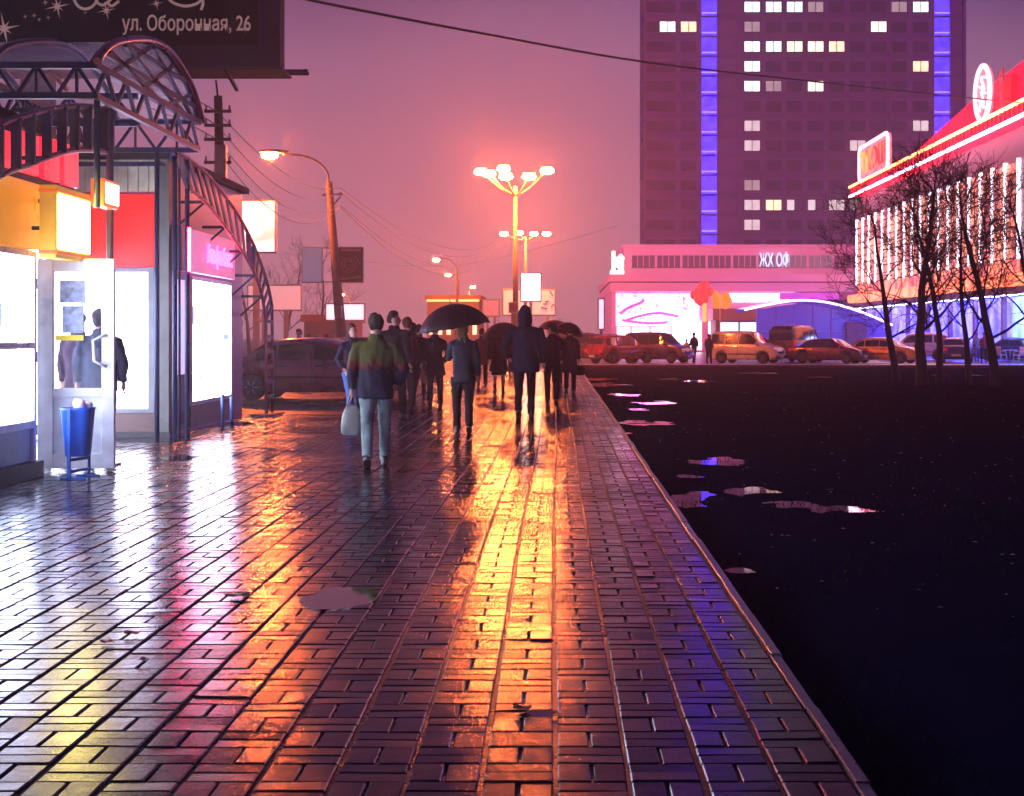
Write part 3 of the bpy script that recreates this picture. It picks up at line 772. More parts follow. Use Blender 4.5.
def far_lamp(label, px, py, polex, Y, grp='distant street lamps over the left carriageway'):
    t = thing('street_lamp', label, 'street lamp', (XG(polex, Y), Y, 0), group=grp)
    h = P(px, py, Y); top = Vector((XG(polex, Y), Y, h.z - .6))
    MB().tube([(XG(polex, Y), Y, 0), tuple(top)], [.16, .10], 8).build('pole', M_CONCP, t)
    MB().tube(smooth([tuple(top), tuple(top.lerp(h, .4) + Vector((0, 0, .45))), tuple(h + Vector((0, 0, .1)))], 8), .05, 6).build('arm', M_GALV, t)
    hb = MB().ball(h + Vector((0, 0, .18)), (.5, .25, .09), 10, 6).build('lamp_head', M_GALV, t)
    MB().ball(h, (.34, .24, .16), 8, 6).build('lamp_lens', M_SODL, hb)
far_lamp('highest and nearest of the three small distant street lamps on the left', 436, 260, 457, 140)
far_lamp('middle one of the three small distant street lamps on the left', 448, 275, 458.5, 175)
far_lamp('lowest and farthest of the three small distant street lamps on the left', 473, 287, 469, 210)
far_lamp('small orange lamp low behind the bright billboard under the concrete pole', 341, 295, 350, 170, None)

def wire(label, pts, r, Y=None, m=M_CABLE, grp=None, n=40):
    o = MB().tube(smooth([tuple(p) for p in pts], n), r, 6).build('overhead_cable', m); tag(o, label, 'cable', grp); return o
wire('single thick black cable sweeping across the top of the picture to the red neon roof', [P(225, -22, 30), P(310, 0, 33), P(480, 33, 39), P(645, 62, 47), P(800, 80, 58), P(980, 99, 76), P(1060, 106, 88)], .035)
M_WIRE = mat('wire_aluminium', (.22, .18, .18), .5, .3)
for i, (ya, yb, sag, w_) in enumerate(((112, 188, 14, 'topmost'), (126, 192, 20, 'second'), (140, 205, 22, 'third'), (151, 207, 26, 'lowest'))):
    a = Vector((xt, Yp - .1, ZG(ya, Yp))); b_ = P(340, yb, Yq)
    wire(w_ + ' thin wire of the four between the wooden pole and the concrete lamp pole', [a.lerp(b_, t) - Vector((0, 0, 4 * (sag / 25) * 1.1 * t * (1 - t))) for t in (0, .2, .4, .6, .8, 1)], .013, m=M_WIRE)
    a = b_; b_ = P(500, 240 + i * 1.5, 120)
    wire(w_ + ' thin wire of the four running from the concrete lamp pole to the far mast', [a.lerp(b_, t) - Vector((0, 0, 4 * (1.5 + .35 * i) * t * (1 - t))) for t in (0, .2, .4, .6, .8, 1)], .015, m=M_WIRE)
for i, (y0, y1) in enumerate(((92, 112), (104, 126), (120, 140))):
    wire(('upper', 'middle', 'lower')[i] + ' thin wire from behind the canopy to the wooden utility pole', [P(150, y0 - 12, 33), P(185, y0 + 2, 34.5), P(xt and 218, y1, Yp)], .012, m=M_WIRE)
wire('faint thin wire passing above the lamp mast towards the tower', [P(355, 262, 100), P(480, 262, 140), P(620, 225, 190)], .02, m=M_WIRE)
# ================================================================== TOWER
Yt = 215.0
def tx(px): return XG(px, Yt)
def tz(py): return ZG(py, Yt)
tw = thing('hotel_tower', 'tall dark slab tower with scattered lit windows and two vertical blue light strips', 'tower', (tx(804), Yt, 0))
x0, x1 = tx(646), tx(962); zt = 72.0
M_TW = mat('tower_concrete_hazed', (.52, .22, .62), .75, var=.15, vscale=.15)  # mauve haze put into the wall colour
M_TW2 = mat('tower_panel', (.44, .18, .53), .75, var=.15, vscale=.15)
MB().box(x0, x1, Yt, Yt + 16, 0, zt).build('wall', M_TW, tw)
MB().box(x0 - .1, x1 + .1, Yt - .3, Yt + 16.3, zt + .01, zt + 1.2).build('parapet', M_TW2, tw)
bn_ = MB()
for k in range(-11, 13):
    z = tz(7 + 19.8 * k + 5.5)
    if z < 3: continue
    bn_.box(x0 + .05, x1 - .05, Yt - .10, Yt - .004, z - .95, z - .12)
bn_.build('spandrel_bands', M_TW2, tw)
fb = MB()
for px in (644, 963): fb.box(tx(px), tx(px) + .3, Yt - .6, Yt + 2, 0, zt - .01)
for px in (700.5, 717.5, 933, 950.5, 738, 890): fb.box(tx(px) - .12, tx(px) + .12, Yt - .35, Yt - .002, 0, zt - .01)
fb.build('vertical_ribs', M_TW, tw)
bal = MB()
for k in range(-11, 13):
    z = tz(7 + 19.8 * k + 10)
    if z > 3: bal.box(x0 - .4, x0 - .005, Yt - .2, Yt + 6, z, z + 1.0)
bal.build('side_balconies', M_TW2, tw)
cols = [652, 673 - 5.5, 688.5, 752, 773.5, 794.5, 815.5, 836.5, 857.5, 878.5, 899, 920.5]
COLD = (.75, 1.0, .95); WARM = (1.0, .62, .38); DIM = (.75, .45, .55); GRN = (.75, .95, .55)
lit = {(3,0):COLD,(4,0):COLD,(5,0):COLD,(6,0):'d',(10,0):'d',(11,0):COLD,(1,1):COLD,(2,1):WARM,(3,1):'d',(9,1):(1,1,.85),(3,2):COLD,(4,2):COLD,(5,2):GRN,(6,2):(1,.85,.6),(7,2):(1,.6,.4),
       (3,3):COLD,(11,3):WARM,(3,4):COLD,(4,4):'d',(6,4):(1,.8,.6),(3,6):'p',(11,6):'p',(3,7):'p',(8,7):'p',(3,9):'d2',(3,10):'p',(4,10):WARM,(5,10):'h',(6,10):'h2',(7,10):'p2',(8,10):'d',(3,11):'p'}
rest = MB(); nd = 0
M_TGL = mat('tower_window_hazed', (.26, .105, .32), .6, var=.4, vscale=.25)  # unlit panes lifted towards the wall colour to imitate haze
gm_ = {}
M_TFR = mat('window_frame_dark', (.06, .04, .06), .5)
for fl in range(-11, 14):
    for ci, cx_ in enumerate(cols):
        z1 = tz(7 + 19.8 * fl - 5); z0_ = tz(7 + 19.8 * fl + 5.2)
        if z0_ < 2.5: continue
        a, b_ = tx(cx_ - 7.8), tx(cx_ + 7.8)
        st_ = lit.get((ci, fl))
        if st_ is not None:
            fr = MB()
            for xx in (a - .08, (a + b_) / 2 - .05, b_ - .02): fr.box(xx, xx + .10, Yt - .16, Yt - .004, z0_, z1)
            fr.box(a - .08, b_ + .08, Yt - .158, Yt - .006, z0_ - .08, z0_); fr.box(a - .08, b_ + .08, Yt - .158, Yt - .006, z1, z1 + .08)
            f = fr.build('lit_window', M_TFR, tw)
            if isinstance(st_, str): c_, e_ = ((1, .75, .8), 1.1 if st_[0] == 'p' else .45)
            else: c_, e_ = st_, 2.6
            if st_ in ('h', 'h2'): c_, e_ = (1, .8, .85), 1.2
            key = 'tower_light_%d' % (hash((c_, e_)) % 99991)
            mid = (a + b_) / 2
            MB().box(a, b_ if st_ not in ('h', 'h2') else mid, Yt - .12, Yt - .03, z0_, z1).build('pane', glow('tower_room_light_' + '_'.join('%d' % (v * 100) for v in (*c_, e_)), c_, e_, tuple(v * .72 for v in c_), 1.2), f)
        elif 0 <= fl <= 12 and nd < 66 and ci > 0:
            nd += 1
            f = MB(); f.box(a - .08, b_ + .08, Yt - .13, Yt - .05, z0_ - .08, z0_); f.box((a + b_) / 2 - .05, (a + b_) / 2 + .05, Yt - .13, Yt - .05, z0_, z1); f.box(a, b_, Yt - .09, Yt - .03, z0_ + .001, z1)
            f.build('dark_window', M_TGL, tw)
        else:
            rest.box(a, b_, Yt - .12, Yt - .03, z0_, z1)
tag(rest.build('remaining_dark_windows', M_TGL, tw), kind='stuff')
M_BL = glow('blue_strip_glow', (.03, .012, 1.0), 3.4, (.06, .03, 1.0), .8)
M_BLB = glow('blue_strip_bright', (.10, .06, 1.0), 7)
for (pa, pb) in ((701.5, 716.5), (934, 949)):
    sp = MB().box(tx(pa) - .1, tx(pb) + .1, Yt - .20, Yt - .004, 3, zt - .2).build('light_strip', mat('strip_frame', (.02, .015, .08), .4), tw)
    for fl in range(-11, 14):
        z = tz(7 + 19.8 * fl)
        if z < 4: continue
        MB().box(tx(pa), tx(pb), Yt - .28, Yt - .201, z - 1.28, z + 1.28).build('blue_panel', M_BL, sp)
        q = MB(); q.box(tx(pa), tx(pb), Yt - .34, Yt - .281, z - 1.0, z - .80); pass
        q.build('blue_tube', M_BLB, sp)

# ================================================================== PODIUM (low hotel entrance block)
Yb = 145.0
def bx_(px): return XG(px, Yb)
def bz(py): return ZG(py, Yb)
pd = thing('hotel_podium', 'low pink-lit entrance block with a ribbon of upper windows in front of the tower', 'building', (bx_(740), Yb, 0))
M_PK = mat('render_pink_light_wash', (.62, .36, .44), .6, var=.08, vscale=.3, emit=(.95, .14, .42), es=.36)  # magenta light on the walls put into tint and emission
M_PK2 = mat('dusky_red_soffit', (.30, .08, .14), .6)
xr = bx_(1010)
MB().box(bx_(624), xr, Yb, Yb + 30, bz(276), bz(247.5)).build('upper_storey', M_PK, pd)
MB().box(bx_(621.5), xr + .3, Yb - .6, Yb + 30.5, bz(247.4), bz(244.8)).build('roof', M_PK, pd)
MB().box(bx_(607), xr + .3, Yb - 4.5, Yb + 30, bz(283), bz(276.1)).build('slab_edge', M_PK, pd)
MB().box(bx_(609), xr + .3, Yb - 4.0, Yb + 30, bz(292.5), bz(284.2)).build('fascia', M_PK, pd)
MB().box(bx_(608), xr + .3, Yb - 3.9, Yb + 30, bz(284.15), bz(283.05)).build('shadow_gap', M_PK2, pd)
x = 632.0; k = 0
while x < 862:
    f = MB(); f.box(bx_(x), bx_(x + 5.0), Yb - .04, Yb + .02, bz(267), bz(255.5)); f.box(bx_(x) - .05, bx_(x + 5.0) + .05, Yb - .10, Yb - .041, bz(267) - .12, bz(267))
    f.build('upper_window', mat('mauve_window_glass', (.10, .03, .09), .15, spec=.8, emit=(.35, .06, .16), es=.35), pd)
    k += 1; x += 5.9 if k % 4 else 7.6
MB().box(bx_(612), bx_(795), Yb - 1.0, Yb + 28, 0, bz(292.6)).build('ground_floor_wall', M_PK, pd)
M_WM = glow('white_magenta_glow', (.9, .36, .80), 5.5, (.6, .05, .42), 2.4, (1, 1, 1.3), .44, .70)
M_WW = glow('white_glow', (.85, .88, 1.0), 3.6, (1, .8, .95), .6)
MB().box(bx_(612), bx_(698), Yb - 1.25, Yb - 1.01, bz(326), bz(294)).build('lit_sign_wall', M_WM, pd)
MB().box(bx_(727), bx_(792), Yb - 1.25, Yb - 1.01, bz(302.5), bz(293.8)).build('sparkling_band', glow('sparkle_band', (1, .82, 1), 3.2, (.45, .25, .8), 5.0, (1, 1, 1), .45, .6), pd)
for (a, b_) in ((617, 629), (632, 648), (651, 668)): MB().box(bx_(a), bx_(b_), Yb - 1.2, Yb - 1.01, .6, bz(327.5)).build('lit_window', M_WW, pd)
for (a, b_) in ((672, 684), (685, 697), (698, 716)): MB().box(bx_(a), bx_(b_), Yb - 1.6, Yb - 1.01, .1, bz(322)).build('glazed_door', M_WW, pd)
w_ = MB()
w_.tube(smooth([tuple(P(a, c, Yb - 1.4)) for a, c in ((620, 314), (628, 308), (640, 303), (644, 300))], 16), .16, 5)
w_.tube(smooth([tuple(P(a, c, Yb - 1.4)) for a, c in ((624, 321), (640, 316), (660, 313), (684, 318))], 16), .12, 5)
w_.tube(smooth([tuple(P(a, c, Yb - 1.4)) for a, c in ((622, 320), (645, 323), (668, 322), (690, 315))], 16), .12, 5)
w_.build('magenta_neon_swirl', glow('magenta_neon', (.6, .10, .55), 1.0), pd)
MB().box(bx_(681), bx_(687), Yb - 1.8, Yb - 1.3, bz(318), bz(297)).build('red_neon_figure', glow('red_neon_fig', (1, .15, .3), 2.4, (1, .8, .9), 3), pd)
q = MB(); q.tube([tuple(P(668, 324, Yb - 3)), tuple(P(692, 313, Yb - 3))], .22, 6); q.build('white_neon_line', M_WW, pd)
for (px, c_) in ((611, 0), (700, 1)):
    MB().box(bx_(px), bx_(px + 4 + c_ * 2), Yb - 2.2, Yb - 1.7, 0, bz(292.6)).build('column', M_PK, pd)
MB().box(bx_(700.2), bx_(704), Yb - 2.5, Yb - 2.21, bz(322), bz(303)).build('orange_lit_strip', glow('orange_strip', (1, .32, .06), 2.0), pd)
# lettering in the ribbon windows
text_mesh('ЖХ ОФ', 1.75, glow('cold_letter', (.55, .80, 1.0), 1.2), 'roof_lettering', pd, (bx_(774), Yb - .35, bz(261)), (R(90), 0, 0), .08, .48, .03)
# red-brown kiosk front and window
ks = thing('entrance_pavilion', 'red-brown flat roofed pavilion with a cyan lit window beside the hotel doors', 'pavilion', (XG(740, 135), 135, 0))
def kx(p): return XG(p, 135)
MB().box(kx(713), kx(774), 135, 140, ZG(320, 135), ZG(308.5, 135)).build('fascia', mat('brown_red_board', (.28, .07, .05), .5, emit=(.6, .10, .06), es=.25), ks)
MB().box(kx(716), kx(772), 135.3, 140, 0, ZG(320.1, 135)).build('wall', M_PK2, ks)
f = MB()
for p in (719, 738.5, 757.5): f.box(kx(p), kx(p) + .15, 135.1, 135.29, ZG(337, 135), ZG(322, 135))
f = f.build('window', M_TFR, ks)
MB().box(kx(719.5), kx(757.5), 135.18, 135.28, ZG(336.5, 135), ZG(322.5, 135)).build('lit_pane', glow('cyan_white_glow', (.45, .85, 1), 2.0, (.9, .95, 1), .7), f)

# balloons
def balloons(label, col, px, py, r, name, n, seed):
    rr = random.Random(seed); b = MB(); Y = 128
    c = P(px, py, Y)
    for k in range(n):
        a = rr.random() * 6.28; q = rr.random() ** .5 * r
        b.ball((c.x + q * math.cos(a), Y + rr.uniform(-.5, .5), c.z + q * math.sin(a)), (.34, .34, .40), 10, 7)
    b.tube([(c.x, Y, c.z), (c.x, Y, 0.02)], .02, 5)
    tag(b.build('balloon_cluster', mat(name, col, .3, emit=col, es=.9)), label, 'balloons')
balloons('bright red balloon cluster floating in front of the hotel entrance', (1, .06, .06), 702, 293, .75, 'red_balloon', 16, 1)
balloons('orange balloon cluster above the cyan lit pavilion window', (1, .28, .03), 720, 300, .70, 'orange_balloon', 13, 2)

# purple glass hall under a white wavy neon canopy
Yh = 122.0
gh = thing('glass_hall', 'blue-purple glazed hall under a wavy white neon edged canopy left of the bare trees', 'glass hall', (XG(810, Yh), Yh, 0))
def hx(p): return XG(p, Yh)
M_PG = mat('purple_glass', (.05, .03, .14), .12, spec=.8, emit=(.06, .03, .45), es=.9)
crv = [(742, 312), (765, 307), (785, 303.5), (800, 302.5), (820, 304), (842, 309), (865, 317), (888, 327)]
cs = smooth([(hx(a), Yh, ZG(c, Yh)) for a, c in crv], 40)
poly = [(p[0], p[2] - .15) for p in cs if p[0] > hx(757)] ; poly = [(hx(757), .05)] + poly + [(cs[-1][0], .05)]
poly = poly[::-1]
MB().prism(poly, Yh + .6, Yh + .9).build('glazing', M_PG, gh)
mu = MB()
for p in (777, 795, 813.5, 832, 850, 868): 
    zz_ = [c[2] for c in cs if abs(c[0] - hx(p)) < .4]; mu.box(hx(p), hx(p) + .09, Yh + .45, Yh + .59, 0, (zz_ or [3])[0] - .1)
mu.box(hx(757), hx(888), Yh + .46, Yh + .595, ZG(331.5, Yh), ZG(331, Yh)); mu.build('mullion', mat('lilac_mullion', (.35, .3, .6), .4), gh)
cn2 = MB()
for i in range(len(cs) - 1):
    a, b_ = cs[i], cs[i + 1]
    cn2.add([(a[0], Yh - 1.5, a[2]), (b_[0], Yh - 1.5, b_[2]), (b_[0], Yh + 4, b_[2]), (a[0], Yh + 4, a[2]), (a[0], Yh - 1.5, a[2] + .2), (b_[0], Yh - 1.5, b_[2] + .2), (b_[0], Yh + 4, b_[2] + .3), (a[0], Yh + 4, a[2] + .3)],
            [(0,1,2,3),(4,7,6,5),(0,4,5,1),(2,6,7,3)])
cn2.build('canopy_roof', M_PG, gh)
MB().tube([(p[0], Yh - 1.6, p[2] + .15) for p in cs], .09, 6).build('neon_edge', glow('lilac_white_neon', (.62, .50, 1.0), 6), gh)
MB().box(hx(783), hx(842), Yh + 1.5, Yh + 1.8, ZG(299, Yh), ZG(292.5, Yh)).build('magenta_board', glow('magenta_board_glow', (.65, .06, .45), 1.1, (.3, .06, .6), .8), gh)
MB().box(hx(846), hx(866), Yh - .4, Yh + .4, 0, ZG(322, Yh)).build('end_wall', mat('grey_mauve_wall', (.2, .12, .16), .6), gh)

# ================================================================== RED NEON BUILDING
XR = 27.5
def ry(px): return XR * F / (px - CX)
def rz_(px, py): return H + (HY - py) / F * ry(px)
rd = thing('red_neon_building', 'long showroom with vertical white light strips, red neon roof edge and orange lit facade', 'building', (XR + 6, 110, 0))
ya, yb_ = 78.0, 139.0
zs0, zs1 = 6.1, 12.1
M_RW = mat('pink_grey_render', (.34, .20, .24), .6, var=.15, vscale=.4)
MB().box(XR + .3, XR + 20, ya, yb_, 4.4, 14.0).build('wall', M_RW, rd)
M_OR = glow('orange_lit_glazing', (1.0, .30, .17), 1.9, (.22, .03, .07), 1.1, (1, 1, .35), .42, .6)
n_ = 19; pitch = (138.3 - 89.9) / (n_ - 1)
M_STRIP = glow('white_strip_glow', (.85, .80, 1.0), 5)
for k in range(n_):
    y = 89.9 + pitch * k
    if k < n_ - 1:
        MB().box(XR + .15, XR + .29, y + .2, y + pitch - .2, zs0 - .9, zs1 - .2).build('glazing_panel', M_OR, rd)
        g = MB(); 
        for zz in np.linspace(zs0, zs1 - .9, 9): g.box(XR + .10, XR + .148, y + .2, y + pitch - .2, zz, zz + .09)
        g.build('glazing_bars', mat('maroon_bar', (.12, .03, .05), .4), rd)
    MB().box(XR + .05, XR + .28, y - .045, y + .045, zs0, zs1).build('light_strip', M_STRIP, rd)
MB().box(XR - .6, XR + .29, 78.2, 138.9, 4.45, 5.15).build('orange_band', glow('orange_band_glow', (1, .12, .03), 3.0, (1, .25, .1), .6), rd)
MB().box(XR - .9, XR + .4, ya - 1, 136.2, 14.05, 14.85).build('roof_edge', mat('red_fascia', (.5, .02, .03), .4, emit=(1, .006, .03), es=3.5), rd)
MB().box(XR - 1.05, XR - .9, ya - 1, 136.2, 13.95, 14.12).build('white_neon_line', glow('cold_neon_line', (.8, .6, 1), 16), rd)
MB().box(XR - 1.05, XR - .9, ya - 1, 136.2, 14.80, 14.97).build('orange_neon_line', glow('orange_neon_line', (1, .26, .08), 14), rd)
rbx = MB(); y = ya
while y < 136: rbx.box(XR - .99, XR - .905, y, y + .22, 14.13, 14.79); y += .9
rbx.split('fascia_rib', mat('maroon_rib', (.25, .01, .03), .5), rd)
# sloping parapet (roof screen), its red light put in as emission
MB().prism([(136, 14.98), (118, 15.4), (108, 16.4), (98, 17.3), (ya, 18.4), (ya, 14.98)], XR + .2, XR + .5, 'x').build('roof_screen', mat('roof_screen_red_glow', (.55, .015, .02), .5, emit=(1, .004, .03), es=2.6), rd)
# ground floor
M_BLG = glow('blue_shopfront_glow', (.03, .025, 1.0), 8, (.10, .09, 1.0), .7, (1, 1, 1), .4, .65)
M_CYG = glow('cyan_shopfront_glow', (.04, .08, 1.0), 6.0, (.15, .25, 1.0), .6)
MB().box(XR + 1.5, XR + 20, ya, yb_, 0, 4.39).build('ground_floor_wall', M_RW, rd)
y = 79.0; k = 0
while y < 138:
    MB().box(XR + 1.30, XR + 1.49, y, y + 3.0, .3, 3.9).build('shopfront_pane', M_CYG if y < 92 else M_BLG, rd)
    y += 3.2; k += 1
MB().box(XR - .5, XR + 1.6, ya, 139, 3.95, 4.38).build('soffit', mat('grey_blue_soffit', (.12, .11, .22), .5), rd)
q = MB(); y = 80
while y < 138: q.box(XR - .2, XR + .4, y, y + 1.6, 3.90, 3.945); y += 3.6
q.build('soffit_lights', glow('soffit_light', (.6, .65, 1), 12), rd)
cl = MB(); y = 80.5
while y < 138: cl.box(XR + .2, XR + .5, y, y + .3, 0, 3.94); y += 6.4
cl.split('column', M_RW, rd)
# rectangular neon sign
def rounded(y0, y1, z0, z1, r, n=5):
    pts = []
    for cy, cz, a0 in ((y1 - r, z1 - r, 0), (y0 + r, z1 - r, 90), (y0 + r, z0 + r, 180), (y1 - r, z0 + r, 270)):
        for k in range(n + 1):
            a = R(a0 + 90 * k / n); pts.append((cy + r * math.cos(a), cz + r * math.sin(a)))
    return pts
sgn = thing('rooftop_sign', 'rectangular pink-edged neon sign with red and yellow letters on the far roof corner', 'neon sign', (XR, 129, 14.9))
rp_ = rounded(123.2, 134.8, 15.2, 18.2, .6)
MB().prism(rp_, XR - .3, XR, 'x').build('panel', glow('pale_pink_panel', (1, .16, .24), 1.0, (1, .35, .4), 1.2), sgn)
MB().tube([(XR - .34, a, c) for a, c in rp_] + [(XR - .34, *rp_[0])], .14, 6).build('border_neon', glow('pinkwhite_neon', (1, .30, .40), 6), sgn)
text_mesh('ТКОШ', 2.5, glow('red_letter_glow', (1, .03, .02), 1.6, (1, .45, .05), .35, (1, 1, 1), .45, .6), 'lettering', sgn, (XR - .36, 129, 16.6), (R(90), 0, R(-90)), .05, 1.45, .03)
lg = MB()
for y in (124.5, 129, 133.5): lg.box(XR - .2, XR - .05, y, y + .15, 14.86, 15.3); lg.bar((XR - .1, y, 17), (XR + 1.2, y, 14.9), .08)
lg.build('support', M_STEEL, sgn)
sg2 = thing('rooftop_sign', 'round pink-white neon emblem standing on the near part of the red roof', 'neon sign', (XR, 95.9, 14.9))
def circ(r, x, n=32): return [(x, 95.9 + r * math.cos(i / n * 2 * math.pi), 16.95 + r * 1.08 * math.sin(i / n * 2 * math.pi)) for i in range(n + 1)]
MB().prism([(p[1], p[2]) for p in circ(1.62, 0)[:-1]], XR - .25, XR, 'x').build('disc', glow('emblem_disc', (1, .10, .20), .8, (1, .3, .4), 1.5), sg2)
MB().tube(circ(1.62, XR - .3), .16, 6, cap=False).build('ring_neon', glow('emblem_ring', (1, .55, .65), 3), sg2)
q = MB()
for pts in ([(.9, .9), (-.2, 1.0), (.5, .2), (-.6, .5)], [(.7, -.1), (-.1, .1), (.3, -.7), (-.8, -.3)], [(.5, -1.0), (-.3, -.6), (-.6, -1.1)]):
    q.tube(smooth([(XR - .33, 95.9 - a, 16.95 + c) for a, c in pts], 14), .09, 5)
q.build('neon_figure', glow('white_neon_figure', (1, .6, .7), 2.2), sg2)
lg = MB()
for y in (95.2, 96.5): lg.box(XR - .2, XR - .05, y, y + .15, 14.86, 15.5)
lg.build('support', M_STEEL, sg2)
fr3 = thing('roof_scaffold', 'small red-lit lattice frame and red cabinet on the roof beside the round emblem', 'roof frame', (XR, 92.5, 15))
q = MB()
for (y, z0, z1) in ((93.6, 14.9, 18.0), (92.4, 14.9, 18.0)): q.bar((XR, y, z0), (XR, y, z1), .08)
for z in (15.6, 16.5, 17.4): q.bar((XR, 93.6, z), (XR, 92.4, z + .6), .06); q.bar((XR, 92.4, z), (XR, 93.6, z), .06)
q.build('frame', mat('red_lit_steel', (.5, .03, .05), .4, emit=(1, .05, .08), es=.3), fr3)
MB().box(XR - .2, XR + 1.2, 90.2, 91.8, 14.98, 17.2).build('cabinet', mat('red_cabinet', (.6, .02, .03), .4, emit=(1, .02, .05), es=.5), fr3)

# ================================================================== FAR STREET FURNITURE AND BUILDINGS
def board(name, label, cat, x0, x1, y0, y1, Y, m, legs=(.3, .7), frame=M_GALV, legm=None, thick=.3):
    t = thing(name, label, cat, (XG((x0 + x1) / 2, Y), Y, 0))
    MB().box(XG(x0, Y), XG(x1, Y), Y, Y + thick, ZG(y1, Y), ZG(y0, Y)).build('frame', frame, t, bevel=.03)
    e = .06 * Y / 60
    MB().box(XG(x0, Y) + e, XG(x1, Y) - e, Y - .03, Y - .002, ZG(y1, Y) + e, ZG(y0, Y) - e).build('face', m, t)
    l = MB()
    for k in legs: xx = XG(x0 + (x1 - x0) * k, Y); l.box(xx - .12, xx + .12, Y + .05, Y + .29, 0, ZG(y1, Y))
    l.build('leg', M_CONC, t); return t
board('lit_billboard', 'brightly lit white billboard with a landscape picture just beyond the curved arch', 'billboard', 235, 276, 200, 253, 62, glow('lit_picture_face', (.70, .88, 1), 1.05, (.18, .38, .48), .7, (1, 1, 2.2), .5, .66), (.5,))
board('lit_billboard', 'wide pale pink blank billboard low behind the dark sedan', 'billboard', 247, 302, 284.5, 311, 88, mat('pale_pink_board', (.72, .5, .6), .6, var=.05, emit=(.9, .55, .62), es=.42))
board('lit_billboard', 'glowing bluish white billboard crossing behind the foot of the concrete lamp pole', 'billboard', 325, 365, 303, 321, 96, glow('blue_white_board', (.78, .80, 1), 1.25, (1, .8, .85), .4))
board('lit_screen', 'dazzling white square screen at the foot of the far lamp mast', 'screen', 520, 541.5, 272.5, 302, 124, glow('dazzling_screen', (.88, .86, 1.0), 7), (.5,))
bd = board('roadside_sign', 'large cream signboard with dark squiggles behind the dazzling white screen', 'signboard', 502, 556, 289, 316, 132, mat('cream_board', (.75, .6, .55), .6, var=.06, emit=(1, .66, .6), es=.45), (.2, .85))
q = MB()
for (a, c, d, e) in ((545, 302, 549, 301), (541, 307, 547, 309), (550, 291, 553, 296), (551, 307, 554, 304), (543, 304, 547, 304)): q.bar(P(a, c, 131.9), P(d, e, 131.9), .2, .1)
q.split('squiggle', mat('dark_print', (.1, .05, .08), .6), bd)
board('roadside_sign', 'small maroon square sign hung on the foot of the nearer lamp mast', 'sign', 508.5, 518.5, 302, 313, 77, mat('maroon_sign', (.22, .07, .10), .5), (.5,), thick=.12)
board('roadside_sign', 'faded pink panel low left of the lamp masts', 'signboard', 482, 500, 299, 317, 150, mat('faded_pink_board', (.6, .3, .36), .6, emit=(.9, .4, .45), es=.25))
board('roadside_sign', 'small white vertical sign lit beside the left corner of the hotel block', 'sign', 597.5, 605, 298, 330, 125, glow('small_white_sign', (.8, .8, .95), 1.3, (.9, .6, .8), 1), (.5,))
sp = thing('rooftop_sign', 'pale green-white neon letter frame on the left roof corner of the hotel block', 'neon sign', (XG(615, 150), 150, ZG(275, 150)))
q = MB(); q.bar(P(613.5, 275.5, 141), P(613.5, 251, 141), .35); q.bar(P(616, 262, 141), P(623, 256, 141), .35, .6); q.bar(P(616, 262, 141), P(622, 268, 141), .4, .6); q.bar(P(610, 273, 141), P(624, 273, 141), .5, .5); q.bar(P(621, 256, 141), P(621, 273, 141), .5, .5)
q.build('letters', glow('green_white_neon', (.65, 1, .85), 1.8), sp)
q = MB(); q.bar(P(610, 275, 141), P(625, 275, 141), .2); q.build('support', M_STEEL, sp)

def block(name, label, x0, x1, ytop, Y, col, rows, colsn, litp=.12, es=0.9, roofc=None, seed=1):
    rr = random.Random(seed)
    t = thing(name, label, 'building', (XG((x0 + x1) / 2, Y), Y, 0))
    a, b_ = XG(x0, Y), XG(x1, Y); zt = ZG(ytop, Y)
    MB().box(a, b_, Y, Y + 12, 0, zt).build('wall', mat('wall_' + name + str(seed), col, .8, var=.12, vscale=.3), t)
    MB().box(a - .2, b_ + .2, Y - .2, Y + 12.2, zt + .01, zt + .5).build('roof', mat('roof_' + str(seed), roofc or tuple(c * .6 for c in col), .8), t)
    for i in range(rows):
        for j in range(colsn):
            xa = a + (b_ - a) * (j + .25) / colsn; xb2 = a + (b_ - a) * (j + .75) / colsn; z0 = 1 + (zt - 1.5) * (i + .15) / rows; z1 = 1 + (zt - 1.5) * (i + .65) / rows
            MB().box(xa, xb2, Y - .05, Y + .05, z0, z1).build('window', glow('far_window_warm', (1, .6, .35), es) if rr.random() < litp else M_GLASSD, t)
block('low_shop', 'low shop with a glowing orange roof edge beyond the large umbrella', 427, 479, 300, 155, (.45, .2, .14), 1, 6, .9, 2.0, (.6, .2, .05), seed=3)
MB_ = MB().box(XG(427, 154), XG(479, 154), 153.6, 154.5, ZG(301.5, 154), ZG(299.5, 154)).build('roof_light_line', glow('orange_roof_line', (1, .4, .12), 3.0), bpy.data.objects['low_shop'])
block('low_shop', 'squat brown kiosk with a sloping roof behind the roof of the dark sedan', 304, 339, 322, 100, (.36, .16, .12), 1, 4, .1, 1.0, (.4, .16, .10), seed=4)
